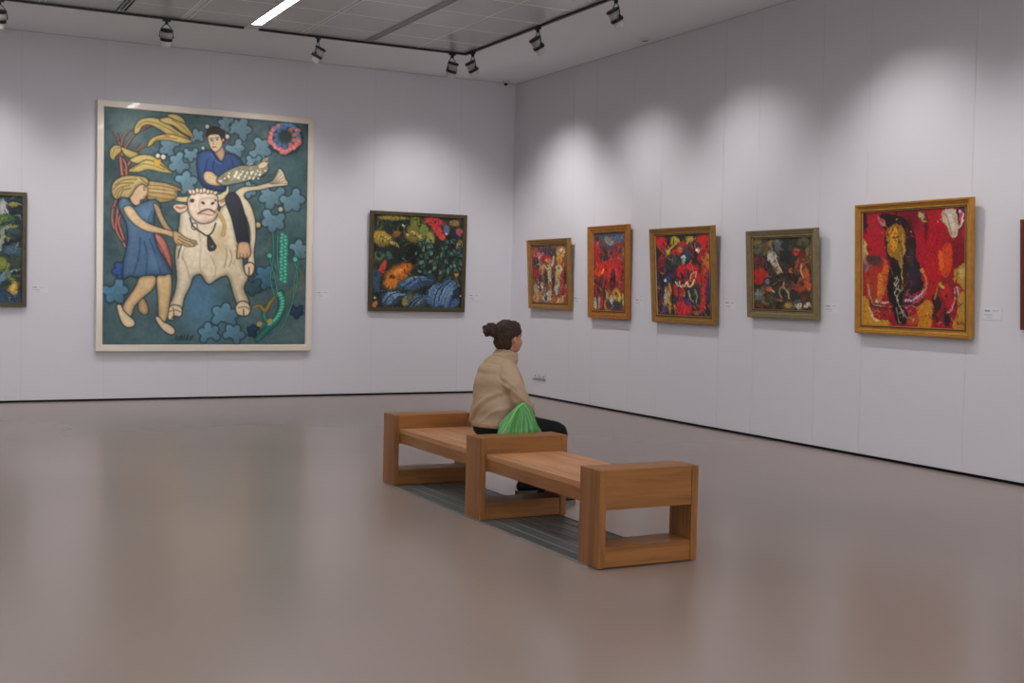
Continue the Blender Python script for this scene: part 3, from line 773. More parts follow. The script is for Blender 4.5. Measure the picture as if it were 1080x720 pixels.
# head
for pts in [[(237, 306), (248, 300), (268, 301), (278, 306), (272, 318), (256, 325), (244, 318)], [(358, 292), (372, 284), (386, 284), (380, 298), (366, 308)]]:
    cv.poly(Z(pts), (212, 188, 164), edge=(120, 92, 70), ew=.9, halo=DK, hw=1.2)
cv.line(Z([(246, 308), (258, 311), (270, 308)]), .9, (150, 108, 84)); cv.line(Z([(366, 296), (378, 290)]), .7, (150, 108, 84))
for pts in [[(222, 260), (228, 268), (240, 278), (262, 281), (280, 280), (278, 294), (256, 294), (238, 288), (228, 276)], [(352, 278), (366, 272), (378, 262), (384, 248), (388, 262), (382, 278), (370, 288), (356, 292)]]:
    cv.poly(Z(pts), (190, 178, 136), edge=(96, 82, 50), ew=.8, halo=DK, hw=1.4, hi=(214, 204, 170))
cv.poly(Z([(276, 292), (284, 276), (300, 268), (330, 266), (350, 272), (358, 286), (356, 306), (358, 322), (350, 340), (334, 350), (312, 352), (294, 342), (280, 322)]), (212, 190, 170), edge=(116, 88, 70), ew=.9, halo=DK, hw=1.6, vol=.2, vw=4, hi=(226, 210, 196))
for k, x in enumerate((284, 293, 303, 313, 322, 332, 342, 352)):
    cv.blob(*Z([(x, 268 - 4 * math.sin(k / 7 * PI) + (k % 2) * 2)])[0], 2.2, 2.9, 10 * (k - 3), (96, 72, 56), .4); cv.blob(*Z([(x - .6, 267 - 4 * math.sin(k / 7 * PI) + (k % 2) * 2)])[0], 1.6, 2.3, 10 * (k - 3), (220, 200, 180), .5)
cv.poly(Z([(306, 300), (312, 286), (330, 282), (350, 286), (358, 300), (354, 314), (340, 322), (322, 320), (310, 318)]), (222, 204, 190), edge=(170, 134, 112), ew=.8, vol=.1)
cv.blob(*Z([(318, 297)])[0], 2.2, 1.3, 30, (70, 46, 38), .5); cv.blob(*Z([(344, 298)])[0], 2.2, 1.3, -30, (70, 46, 38), .5)
cv.line(Z([(305, 326), (318, 318), (334, 314), (350, 322)]), .8, (96, 62, 48)); cv.line(Z([(306, 326), (322, 326), (340, 330), (352, 324)]), .6, (168, 120, 96))
cv.blob(*Z([(288, 291)])[0], 3.2, 2.4, -10, (150, 126, 104), .4); cv.blob(*Z([(289, 291)])[0], 1.9, 1.6, 0, (52, 56, 50), .5); cv.blob(*Z([(352, 290)])[0], 1.2, 1.2, 0, (80, 66, 54), .5)
cv.line(Z([(355, 318), (370, 340), (376, 360), (372, 382)]), [2.2 * S, 5 * S, 4 * S, 5 * S], (190, 160, 104), halo=(110, 86, 50), hw=.8)
cv.line(Z([(283, 338), (292, 360), (312, 375), (330, 385), (344, 374), (352, 352)]), .8, (58, 58, 54)); 
for a in np.linspace(0, 2 * PI, 14): cv.blob(*Z([(295 + 8 * math.cos(a), 360 + 9 * math.sin(a))])[0], .7, .7, 0, (70, 68, 62), .5)
cv.poly(Z([(330, 384), (338, 386), (348, 402), (355, 414), (348, 425), (334, 426), (329, 412)]), (60, 60, 58), edge=(34, 34, 34), ew=.8); cv.blob(*Z([(343, 414)])[0], 1.8, 1.5, 0, (112, 108, 98), .5)
# rider
SK = (198, 172, 140); SE = (108, 74, 54)
cv.poly(Z([(378, 282), (396, 268), (412, 278), (424, 305), (432, 340), (438, 375), (440, 404), (414, 408), (404, 375), (394, 335), (382, 305)]), (40, 44, 56), edge=(20, 22, 28), ew=.8, halo=(22, 30, 36), hw=1.2, hi=(56, 58, 68))
cv.poly(Z([(414, 404), (438, 402), (446, 420), (446, 436), (434, 446), (420, 444), (410, 446), (410, 428)]), (202, 166, 130), edge=SE, ew=.9, halo=DK, vol=.2, vw=3)
for x in (418, 427, 436): cv.line(Z([(x, 432), (x - 1, 444)]), .4, SE)
cv.poly(Z([(314, 158), (338, 155), (352, 170), (366, 184), (378, 164), (402, 166), (420, 182), (428, 200), (412, 214), (392, 222), (380, 240), (378, 264), (350, 264), (318, 252), (305, 225), (301, 190), (304, 168)]), (40, 60, 102), edge=(22, 34, 60), ew=1., halo=DK, hw=1.8, vol=.3, vw=5, hi=(60, 86, 134))
cv.line(Z([(352, 172), (345, 200), (350, 225)]), .8, (24, 42, 92), al0=.7); cv.line(Z([(330, 180), (324, 205), (322, 214)]), .8, (26, 46, 98), al0=.7); cv.line(Z([(395, 180), (400, 200), (395, 216)]), .8, (26, 46, 98), al0=.7); cv.line(Z([(340, 165), (352, 184), (366, 192)]), .9, (66, 108, 180), al0=.6)
cv.poly(Z([(345, 150), (368, 146), (376, 164), (368, 184), (356, 172)]), (184, 150, 118), edge=SE, ew=.6, vol=.2)
cv.poly(Z([(331, 116), (345, 110), (360, 113), (369, 124), (370, 140), (362, 154), (352, 160), (343, 155), (335, 142)]), (208, 184, 154), edge=SE, ew=.7, halo=(40, 40, 44), vol=.15, vw=2.5)
cv.poly(Z([(326, 120), (329, 102), (342, 92), (360, 94), (374, 106), (378, 124), (374, 138), (368, 128), (362, 114), (350, 112), (336, 114)]), (44, 34, 30), edge=(24, 20, 20), ew=.6, halo=(30, 38, 42), hw=.8)
for x, y, a in [(341, 127, 10), (356, 125, -10)]:
    cv.line(Z([(x - 5, y - 3), (x + 4, y - 4)]), .45, (76, 50, 38)); cv.blob(*Z([(x, y + 2)])[0], 1.3, .8, a, (60, 44, 36), .5)
cv.line(Z([(347, 126), (345, 138), (348, 140)]), .35, (150, 110, 84)); cv.line(Z([(343, 147), (353, 147)]), .55, (142, 72, 62), smooth=0); cv.blob(*Z([(372, 128)])[0], 1.2, 1.8, 0, (190, 152, 120), .5)
cv.poly(Z([(318, 224), (326, 212), (344, 214), (360, 228), (384, 228), (392, 240), (372, 250), (345, 250), (326, 242)]), SK, edge=SE, ew=.9, halo=(22, 34, 60), vol=.2, vw=3)
cv.poly(Z([(354, 238), (366, 222), (392, 206), (420, 196), (450, 196), (476, 188), (492, 192), (494, 210), (478, 222), (456, 232), (430, 240), (400, 246), (372, 250)]), (134, 132, 110), edge=(64, 66, 54), ew=1., halo=DK, hw=1.6)
rr_ = random.Random(5)
for k in range(46):
    x = rr_.uniform(360, 490); y = 246 - (x - 354) * .36 + rr_.uniform(-20, 4)
    cv.line(Z([(x, y), (x + rr_.uniform(4, 12), y - rr_.uniform(3, 9))]), .45, rr_.choice([(178, 168, 140), (92, 98, 78), (196, 180, 150), (116, 108, 84), (150, 116, 96)]))
for k in range(40):
    x = rr_.uniform(372, 486); y = 232 - (x - 372) * .2 + rr_.uniform(-12, 12)
    if k % 3: x, y = 400 + k * 1.9, 235 - abs(k - 20) * .3 - (k % 7) * 3.4
    cv.blob(*Z([(x, y)])[0], .95, .85, 0, (232, 228, 216), .5)
cv.blob(*Z([(365, 238)])[0], 1.8, 1.1, 20, (226, 220, 204), .5); cv.poly(Z([(466, 196), (480, 186), (492, 190), (486, 200), (470, 204)]), (206, 190, 160), edge=SE, ew=.5)
# woman
HR = (176, 152, 104); HD = (98, 76, 40)
cv.poly(Z([(160, 240), (190, 240), (225, 246), (262, 262), (240, 268), (252, 275), (236, 290), (205, 296), (175, 292), (165, 270)]), (160, 134, 88), edge=HD, ew=.9, halo=DK, hw=1.6, vol=.2, hi=(196, 170, 122))
for y0, y1, y2 in [(250, 252, 262), (258, 262, 272), (268, 272, 280), (278, 286, 288)]: cv.line(Z([(168, y0), (210, y1), (250, y2)]), .5, HD, al0=.75)
cv.line(Z([(168, 263), (210, 266), (246, 270)]), .6, (206, 186, 140), al0=.7)
cv.poly(Z([(108, 280), (122, 292), (134, 306), (150, 298), (182, 288), (196, 292), (206, 310), (190, 318), (186, 350), (188, 385), (200, 420), (220, 455), (236, 488), (214, 494), (182, 492), (150, 498), (122, 494), (104, 500), (104, 460), (112, 420), (116, 385), (110, 350), (98, 325), (90, 302), (96, 286)]), (68, 96, 128), edge=(30, 48, 72), ew=1., halo=DK, hw=1.8, vol=.28, vw=5, hi=(98, 130, 160))
for pts in [[(128, 310), (122, 330), (128, 350)], [(180, 320), (172, 345), (180, 352)], [(150, 390), (146, 440), (132, 486)], [(175, 395), (192, 440), (205, 488)], [(160, 400), (168, 440), (165, 490)]]:
    cv.line(Z(pts), .9, (36, 66, 110), al0=.6)
cv.blob(*Z([(166, 325)])[0], 5, 5, 0, (104, 138, 172), 1., .6); cv.blob(*Z([(185, 455)])[0], 5, 9, -20, (94, 128, 160), 1., .6)
cv.poly(Z([(118, 270), (128, 255), (150, 244), (164, 248), (170, 262), (167, 276), (160, 286), (150, 290), (148, 300), (136, 304), (124, 292)]), (206, 176, 144), edge=SE, ew=.7, halo=(60, 46, 30), vol=.15, vw=3)
cv.line(Z([(158, 256), (164, 255)]), .45, (84, 56, 40), smooth=0); cv.blob(*Z([(160, 262)])[0], 1.1, .7, 0, (66, 56, 50), .5); cv.line(Z([(158, 280), (165, 279)]), .5, (160, 90, 76), smooth=0); cv.line(Z([(166, 262), (170, 270), (164, 273)]), .35, (160, 120, 92))
cv.poly(Z([(72, 262), (76, 244), (92, 230), (115, 224), (145, 225), (165, 230), (172, 242), (166, 252), (154, 246), (138, 256), (128, 272), (118, 284), (100, 282), (86, 288), (75, 278)]), HR, edge=HD, ew=1., halo=DK, hw=1.8, vol=.15, hi=(200, 180, 130))
for pts in [[(82, 250), (105, 236), (140, 234)], [(78, 262), (95, 246), (130, 244)], [(82, 275), (92, 258), (120, 250)], [(95, 280), (104, 264), (124, 258)], [(150, 232), (160, 240), (168, 246)], [(88, 284), (92, 268), (104, 258)]]:
    cv.line(Z(pts), .55, HD, al0=.8)
cv.poly(Z([(184, 300), (198, 304), (212, 335), (228, 362), (244, 378), (232, 380), (212, 364), (196, 335)]), (186, 158, 118), edge=SE, ew=.8, halo=DK, vol=.2)
cv.poly(Z([(104, 312), (118, 304), (132, 312), (148, 334), (172, 352), (205, 364), (240, 374), (252, 384), (246, 396), (232, 388), (205, 380), (168, 374), (138, 358), (116, 336)]), (206, 176, 134), edge=SE, ew=.9, halo=(30, 50, 84), hw=1.4, vol=.2, vw=3, hi=(218, 192, 154))
cv.poly(Z([(238, 374), (252, 376), (268, 388), (284, 396), (300, 400), (296, 412), (276, 414), (262, 408), (250, 410), (240, 398)]), (196, 168, 128), edge=(100, 80, 54), ew=.9, halo=(70, 60, 44), vol=.1)
for pts in [[(252, 386), (272, 398), (296, 404)], [(250, 394), (268, 404), (284, 410)], [(248, 400), (256, 410)]]: cv.line(Z(pts), .45, (110, 88, 58))
for k in range(10): cv.line(Z([(262 - k, 408 + k * 2), (256 - k * .6, 420 + k * 3)]), .5, rr_.choice([(84, 92, 70), (130, 126, 96), (64, 74, 58)]), al0=.8)
for k in range(8): cv.line(Z([(284 + k * 2, 400 + k), (292 + k * 2, 408)]), .5, rr_.choice([(96, 96, 76), (140, 132, 104)]), al0=.8)
cv.poly(Z([(150, 540), (162, 555), (170, 572), (172, 588), (165, 597), (154, 594), (144, 578)]), (184, 150, 108), edge=SE, ew=.8, halo=DK, vol=.3)
cv.poly(Z([(148, 498), (170, 492), (190, 494), (192, 512), (180, 532), (156, 552), (134, 576), (126, 600), (110, 596), (102, 578), (116, 552), (136, 524)]), (196, 164, 122), edge=SE, ew=.9, halo=DK, hw=1.6, vol=.25, vw=4, hi=(214, 186, 144))
cv.poly(Z([(194, 496), (214, 492), (232, 490), (234, 530), (228, 570), (222, 606), (212, 620), (200, 608), (198, 575), (196, 540)]), (196, 164, 122), edge=SE, ew=.9, halo=DK, hw=1.6, vol=.25, vw=4, hi=(214, 186, 144))
for pts in [[(87, 574), (98, 570), (106, 586), (120, 600), (132, 610), (136, 622), (126, 630), (110, 628), (98, 612)], [(190, 604), (200, 602), (210, 614), (226, 622), (240, 632), (243, 644), (232, 650), (214, 640), (200, 624)]]:
    cv.poly(Z(pts), (218, 196, 166), edge=(90, 66, 48), ew=.8, halo=DK, hw=1.6, vol=.1)
for k in range(9): cv.line(Z([(246 + k * 5, 664), (248 + k * 5 + (k % 3) * 2, 650 + (k % 2) * 5)]), .45, (30, 44, 48), smooth=0)
cv.grain(.08, 3, 8); cv.blur(1)
o = cv.finish('canvas', t, M_print, (1.14, 1.12, 1.04)); o.location = (0, -.032, hh / 2)
# ---- the smaller paintings -----------------------------------------------------
def loose(cv, seed, pal, n, rmin, rmax, bb, ang=None, al=.9, asp=(1.4, 4)):
    k = random.Random(seed)
    for _ in range(n):
        r_ = k.uniform(rmin, rmax)
        cv.blob(k.uniform(bb[0], bb[2]), k.uniform(bb[1], bb[3]), r_ * k.uniform(*asp) * .6, r_ * .6, k.uniform(0, 180) if ang is None else k.gauss(ang, 25), k.choice(pal), .4, al)
def arcs(cv, seed, pal, n, L_, bb, w=.5, ang=None):
    k = random.Random(seed)
    for _ in range(n):
        x, y = k.uniform(bb[0], bb[2]), k.uniform(bb[1], bb[3]); a = k.uniform(0, 2 * PI) if ang is None else math.radians(k.gauss(ang, 20)); c = k.uniform(-.9, .9)
        pts = [(x, y)]
        for s in range(3): x += math.cos(a) * L_ / 3; y += math.sin(a) * L_ / 3; a += c; pts.append((x, y))
        cv.line(pts, [w * .4, w, w * .3], k.choice(pal), 2)
def scaled(sx, ox, oy): return lambda x, y: (ox + x / sx, oy + y / sx)
def B(cv, T, s, L_):
    for x, y, rx, ry, a, c, *r_ in L_:
        p_ = T(x, y); cv.blob(p_[0], p_[1], rx / s, ry / s, a, c, *(r_ or [.45]))
def LN(cv, T, s, L_):
    for pts, w, c in L_:
        cv.line([T(*q) for q in pts], [q / s for q in w] if isinstance(w, (list, tuple)) else w / s, c, 4)

# painting with jungle foliage on the back wall
prof2 = [(0, 0), (0, .04), (.004, .044), (.05, .044), (.056, .036), (.056, 0)]
t, cw, ch, hh = painting('b', ((-2.238, -2.248), (-.738, -.749), 2.575, 1.171), .044, .03, prof2, M_olive,
    'square painting of dense dark green and blue jungle foliage in a thin olive frame')
s = 5.54; T = scaled(s, 375, 210)
cv = Canvas([(393.6, 226.6), (489.1, 229.5), (486.9, 324.1), (391.8, 325.2)], cw, ch, (170, 170), 1.2, 6, 4)
cv.fill((38, 46, 40))
loose(cv, 1, [(30, 40, 36), (54, 66, 44), (44, 56, 60), (70, 74, 50), (26, 30, 32)], 160, 2, 5, (390, 224, 490, 328))
B(cv, T, s, [(150, 230, 60, 42, 20, (150, 124, 58)), (150, 215, 50, 26, 10, (180, 146, 60)), (330, 200, 45, 60, 10, (128, 116, 50)), (345, 130, 30, 50, 0, (110, 122, 50)), (395, 200, 26, 70, 10, (126, 138, 56)), (430, 230, 30, 50, 15, (150, 150, 72)),
             (460, 125, 62, 26, 10, (196, 62, 60)), (480, 180, 22, 50, -40, (202, 60, 58)), (505, 215, 16, 20, -40, (210, 70, 56)), (580, 130, 30, 18, 0, (150, 120, 60)), (610, 180, 18, 26, 0, (178, 82, 100)), (608, 265, 20, 36, 0, (160, 134, 66)),
             (215, 105, 90, 14, 0, (150, 132, 60)), (250, 190, 26, 40, 60, (24, 24, 24)), (235, 200, 16, 26, 70, (150, 90, 46)), (275, 300, 55, 70, 20, (34, 42, 36)), (335, 320, 34, 60, 0, (26, 28, 26)),
             (155, 400, 18, 50, 20, (200, 74, 62)), (240, 440, 85, 48, -35, (196, 112, 42)), (205, 490, 40, 40, -20, (206, 126, 44)), (285, 400, 42, 32, -30, (200, 108, 38)), (250, 420, 40, 14, -30, (224, 150, 70)), (210, 455, 18, 10, 0, (110, 60, 30)),
             (115, 470, 24, 70, 0, (58, 84, 102)), (130, 330, 30, 28, 0, (84, 116, 82)), (125, 325, 12, 14, 0, (30, 44, 36)), (190, 330, 26, 20, 30, (70, 96, 84)),
             (330, 490, 90, 34, -10, (62, 92, 122)), (470, 570, 60, 60, 20, (58, 86, 128)), (540, 520, 40, 70, 15, (70, 100, 140)), (200, 580, 60, 44, -20, (52, 76, 104)), (340, 585, 70, 40, 5, (66, 90, 96)), (560, 600, 50, 26, -10, (66, 96, 136)), (430, 470, 40, 30, 0, (54, 70, 96)),
             (350, 580, 40, 16, 10, (140, 120, 84)), (285, 600, 18, 26, 0, (150, 140, 80)), (590, 425, 12, 26, 0, (196, 126, 52)), (108, 615, 16, 16, 0, (190, 120, 62)), (575, 200, 22, 22, 0, (40, 44, 66)), (530, 170, 16, 26, 0, (90, 110, 130))])
cv.setwarp(.5, 4, 9)
k = random.Random(3)
for i in range(60):
    x, y = k.uniform(350, 620), k.uniform(230, 430); a = k.uniform(-40, 60) + 90; r_ = k.uniform(16, 28)
    p_ = T(x, y); c = k.choice([(60, 96, 82), (74, 116, 96), (50, 80, 84), (92, 132, 110)])
    cv.blob(p_[0], p_[1], r_ / s, r_ / s * .55, a, (22, 30, 30), .4); cv.blob(p_[0] - .3, p_[1] - .3, r_ / s * .8, r_ / s * .4, a, c, .5); cv.line([T(x - 8, y - 6), T(x + 6, y + 8)], .25, (150, 176, 150), 0, al0=.6)
for x0, y0, x1, y1, n_ in [(260, 500, 400, 450, 6), (420, 600, 480, 480, 7), (480, 610, 560, 470, 8), (150, 600, 250, 540, 6), (300, 620, 420, 560, 5), (120, 200, 200, 260, 7), (300, 180, 360, 220, 5)]:
    for i in range(n_):
        o_ = i * 9; cc = k.choice([(128, 160, 186), (34, 50, 80), (96, 130, 160)]) if y0 > 400 else k.choice([(200, 170, 96), (90, 70, 34)])
        cv.line([T(x0 + o_, y0 + o_ * .4), T((x0 + x1) / 2 + o_ - 10, (y0 + y1) / 2 - 20 + o_ * .4), T(x1 + o_, y1 + o_ * .4)], [.3, .75, .2], cc, 4)
arcs(cv, 8, [(96, 116, 106), (20, 26, 26), (24, 30, 34), (90, 100, 60), (40, 50, 60)], 120, 6, (391, 226, 488, 326), .45)
for x, y in [(450, 115), (468, 130), (440, 130), (485, 118), (500, 190)]: cv.blob(*T(x, y), .7, .7, 0, (30, 20, 24), .5)
for x, y in [(275, 150), (530, 195), (108, 578), (616, 558), (300, 205)]: cv.blob(*T(x, y), 1.6, 1.1, 30, (206, 206, 190), .5)
arcs(cv, 18, [(110, 120, 52), (60, 64, 34)], 24, 8, (395, 226, 440, 262), .5, 100)
cv.dabs(9, 200, 1.80, 0.68, 80, 2.0, (.5, 1.3)); cv.dabs(10, 300, 0.99, 0.41, None, 1.6, (.35, 1.3), .7); cv.smear(0.82, 5, 5); cv.smear(0.25, 1.8, 15); cv.grain(.18, 1.5, 8)
o = cv.finish('canvas', t, M_oil, (1.02, 1., 1.)); o.location = (0, -.026, hh / 2)

# painting cut by the left edge
t, cw, ch, hh = painting('b', ((-8.188, -8.198), (-6.678, -6.688), 2.570, 1.172), .044, .03, prof2, M_olive,
    'painting of blue and green plants, cut off by the left edge of the picture')
s = 4.966; T = scaled(s, 0, 190)
cv = Canvas([(-69, 199), (24.2, 208.5), (24.2, 319.3), (-68, 322)], cw, ch, (170, 170), 1.2, 6, 14)
cv.fill((40, 52, 56))
loose(cv, 2, [(34, 48, 52), (48, 72, 70), (62, 84, 88), (66, 80, 48), (30, 34, 36), (84, 96, 60)], 220, 2, 5, (-72, 198, 26, 324))
B(cv, T, s, [(45, 140, 18, 45, 5, (132, 138, 136)), (45, 150, 10, 36, 5, (176, 176, 170)), (50, 200, 50, 22, 0, (74, 104, 56)), (90, 130, 22, 14, 0, (140, 136, 60)), (20, 220, 30, 12, 10, (168, 156, 66)), (10, 265, 26, 16, 0, (176, 74, 50)), (80, 245, 26, 10, 0, (150, 140, 62)),
             (52, 300, 8, 50, 0, (150, 150, 120)), (45, 340, 7, 40, 5, (146, 166, 168)), (20, 350, 26, 20, 0, (110, 120, 60)), (90, 370, 30, 30, 30, (66, 90, 112)), (5, 420, 20, 30, 0, (200, 86, 54)), (45, 440, 22, 36, 20, (134, 140, 54)), (90, 430, 24, 40, 0, (56, 70, 60)),
             (20, 545, 70, 20, -45, (92, 124, 150)), (50, 610, 80, 36, 15, (50, 72, 96)), (90, 570, 16, 40, 10, (180, 140, 46)), (90, 560, 7, 26, 10, (220, 190, 90)), (-80, 300, 60, 60, 0, (90, 110, 60)), (-160, 450, 90, 50, 20, (66, 96, 120)), (-250, 250, 60, 50, 0, (170, 110, 52))])
arcs(cv, 4, [(140, 166, 172), (26, 32, 34), (150, 150, 70), (100, 130, 90), (60, 90, 110)], 150, 8, (-70, 200, 26, 324), .5)
LN(cv, T, s, [([(-10, 590), (30, 540), (65, 485)], [6, 12, 3], (110, 142, 166)), ([(0, 640), (60, 580), (110, 660)], [4, 8, 4], (40, 56, 84)), ([(30, 110), (40, 150), (25, 175)], 4, (190, 186, 180)), ([(55, 110), (60, 150), (70, 170)], 3, (190, 186, 180)),
              ([(70, 440), (75, 500), (95, 520)], 5, (120, 130, 60)), ([(10, 330), (40, 325)], 5, (140, 140, 70))])
cv.dabs(9, 200, 1.80, 0.68, 80, 2.0, (.5, 1.3)); cv.dabs(10, 300, 0.99, 0.41, None, 1.6, (.35, 1.3), .7); cv.smear(0.82, 5, 5); cv.smear(0.25, 1.8, 15); cv.grain(.18, 1.5, 8)
o = cv.finish('canvas', t, M_oil, (1.02, 1., 1.)); o.location = (0, -.026, hh / 2)

# right wall, first from the corner: crowd of figures in red and ochre
t, cw, ch, hh = painting('r', ((-.433, -.557), (-1.734, -1.818), 2.235, 1.2555), .06, .055, deep(.06, .075), M_gold,
    'gold-framed abstract in white, red and ochre with standing figures, nearest the room corner', None, lin_(.06, .075, .085), M_lgold)
s = 7.2; T = scaled(s, 545, 240)
cv = Canvas([(559.3, 256), (598.3, 255.2), (598.5, 321.2), (559.3, 321.2)], cw, ch, (150, 170), .8, 5, 3)
cv.fill((120, 84, 58))
B(cv, T, s, [(150, 200, 60, 60, 0, (150, 50, 60)), (140, 180, 40, 26, 0, (182, 66, 80)), (135, 330, 30, 70, 0, (146, 46, 52)), (140, 240, 26, 50, 0, (58, 48, 62)), (230, 160, 60, 30, 0, (60, 64, 78)), (280, 180, 30, 40, 0, (52, 60, 60)), (210, 210, 50, 26, 10, (190, 52, 50)),
             (240, 238, 34, 16, 10, (206, 104, 44)), (340, 165, 40, 44, 0, (202, 172, 110)), (345, 150, 20, 16, 0, (220, 206, 170)), (320, 220, 24, 40, 0, (200, 150, 70)), (365, 290, 26, 60, 0, (170, 80, 50)), (195, 320, 34, 60, 0, (160, 104, 56)), (165, 420, 20, 70, 0, (54, 44, 50)),
             (245, 370, 22, 80, 0, (160, 160, 120)), (215, 380, 14, 70, 0, (58, 54, 52)), (270, 400, 14, 90, 0, (60, 50, 50)), (310, 370, 24, 90, 0, (196, 176, 110)), (325, 310, 18, 30, 0, (206, 186, 130)), (298, 470, 14, 50, 0, (176, 176, 160)), (345, 420, 18, 100, 0, (170, 60, 44)),
             (372, 400, 16, 120, 0, (70, 40, 44)), (365, 490, 16, 60, 0, (196, 54, 52)), (130, 470, 24, 40, 0, (176, 160, 150)), (180, 440, 14, 30, 0, (200, 190, 176)), (205, 520, 34, 50, 0, (204, 196, 180)), (210, 540, 14, 26, 0, (70, 64, 64)), (245, 520, 20, 50, 0, (190, 176, 150)),
             (140, 540, 40, 40, 0, (180, 130, 66)), (290, 550, 30, 34, 0, (196, 100, 46)), (330, 555, 22, 30, 0, (200, 146, 60)), (250, 440, 12, 40, 0, (196, 120, 50)), (155, 500, 16, 20, 0, (170, 120, 60))])
cv.setwarp(.3, 3, 5)
loose(cv, 33, [(190, 150, 96), (56, 48, 56), (160, 50, 50), (206, 196, 168), (120, 70, 46), (40, 36, 40)], 110, .6, 1.6, (559, 256, 598, 321), 90, .8)
arcs(cv, 4, [(226, 212, 180), (44, 38, 44), (196, 60, 50), (206, 160, 80), (90, 84, 80)], 90, 7, (559, 256, 598, 321), .4, 90)
LN(cv, T, s, [([(300, 290), (325, 270), (335, 300)], 5, (214, 200, 160)), ([(150, 170), (175, 185), (165, 210)], 5, (214, 150, 160)), ([(180, 300), (200, 270), (220, 300)], 5, (206, 170, 110)), ([(240, 290), (235, 360), (248, 400)], 5, (190, 196, 160)), ([(280, 200), (275, 250), (260, 280)], 6, (200, 190, 180))])
cv.dabs(9, 200, 0.84, 0.32, 80, 0.9, (.5, 1.3)); cv.dabs(10, 300, 0.46, 0.19, None, 0.8, (.35, 1.3), .7); cv.smear(0.39, 5, 5); cv.smear(0.12, 1.8, 15); cv.grain(.18, 1.5, 8)
o = cv.finish('canvas', t, M_oil, (1.02, 1., 1.)); o.location = (0, -.026, hh / 2)

# second: tall narrow
t, cw, ch, hh = painting('r', ((-2.139, -2.207), (-3.205, -3.250), 2.362, 1.1695), .06, .035, deep(.06, .085), M_gold2,
    'tall narrow amber-framed painting of a red building with figures below', None, lin_(.06, .085, .10), M_gold2)
s = 6.; T = scaled(s, 610, 225)
cv = Canvas([(625.3, 245), (660, 244.2), (660.3, 328.3), (625.3, 328)], cw, ch, (150, 170), .7, 5, 3)
cv.fill((150, 50, 44))
B(cv, T, s, [(200, 140, 120, 30, 0, (64, 84, 96)), (250, 150, 50, 26, 0, (70, 100, 124)), (180, 180, 60, 40, 10, (74, 78, 80)), (200, 160, 40, 14, 40, (120, 126, 122)), (118, 240, 18, 110, 0, (176, 44, 44)), (118, 150, 14, 16, 0, (70, 40, 46)), (165, 260, 30, 44, 0, (52, 52, 42)), (208, 255, 20, 36, 0, (140, 60, 52)), (205, 240, 16, 10, 0, (60, 40, 44)),
             (258, 230, 20, 18, 0, (70, 44, 48)), (255, 270, 24, 34, 0, (176, 50, 52)), (288, 250, 14, 60, 0, (80, 92, 96)), (290, 240, 8, 30, 0, (170, 120, 60)), (165, 340, 40, 50, 0, (206, 52, 40)), (215, 330, 40, 50, 0, (196, 44, 42)), (120, 370, 26, 26, 0, (216, 72, 40)), (270, 340, 30, 50, 0, (168, 50, 48)),
             (220, 400, 20, 70, 0, (64, 34, 36)), (218, 370, 10, 30, 0, (110, 50, 60)), (190, 390, 8, 50, 0, (204, 50, 42)), (255, 400, 16, 50, 0, (190, 50, 44)), (110, 440, 20, 60, 0, (120, 44, 40)), (150, 430, 22, 40, 0, (90, 60, 50)), (145, 470, 26, 50, 0, (60, 46, 44)), (285, 450, 22, 60, 0, (150, 50, 46)),
             (150, 560, 60, 60, 0, (70, 56, 54)), (240, 560, 60, 56, 0, (64, 60, 60)), (245, 510, 26, 40, 0, (190, 160, 60)), (190, 520, 12, 40, 0, (176, 150, 80)), (212, 540, 10, 36, 0, (196, 190, 176)), (104, 570, 10, 46, 0, (196, 186, 150)), (145, 560, 12, 50, 0, (186, 50, 44)), (265, 530, 12, 30, 0, (206, 180, 70)), (130, 560, 7, 50, 0, (160, 150, 150)), (172, 580, 7, 40, 0, (200, 120, 50)), (290, 540, 8, 40, 0, (190, 180, 90))])
cv.setwarp(.3, 3, 5)
loose(cv, 34, [(110, 34, 34), (70, 36, 40), (190, 60, 44), (150, 44, 40)], 80, .6, 1.6, (625, 256, 660, 310), 90, .75)
arcs(cv, 7, [(40, 30, 32), (204, 180, 120), (200, 60, 44), (96, 90, 90)], 60, 5, (625, 290, 660, 328), .4, 90)
arcs(cv, 9, [(140, 150, 150), (50, 60, 66), (196, 60, 50)], 36, 6, (625, 245, 660, 290), .4)
LN(cv, T, s, [([(200, 400), (205, 350), (220, 330), (240, 355), (246, 410)], 5, (216, 66, 46)), ([(150, 370), (160, 350)], 6, (236, 150, 70)), ([(170, 150), (200, 190), (220, 170)], 5, (150, 150, 140))])
cv.dabs(9, 200, 0.84, 0.32, 80, 0.9, (.5, 1.3)); cv.dabs(10, 300, 0.46, 0.19, None, 0.8, (.35, 1.3), .7); cv.smear(0.39, 5, 5); cv.smear(0.12, 1.8, 15); cv.grain(.18, 1.5, 8)
o = cv.finish('canvas', t, M_oil, (1.02, 1., 1.)); o.location = (0, -.026, hh / 2)

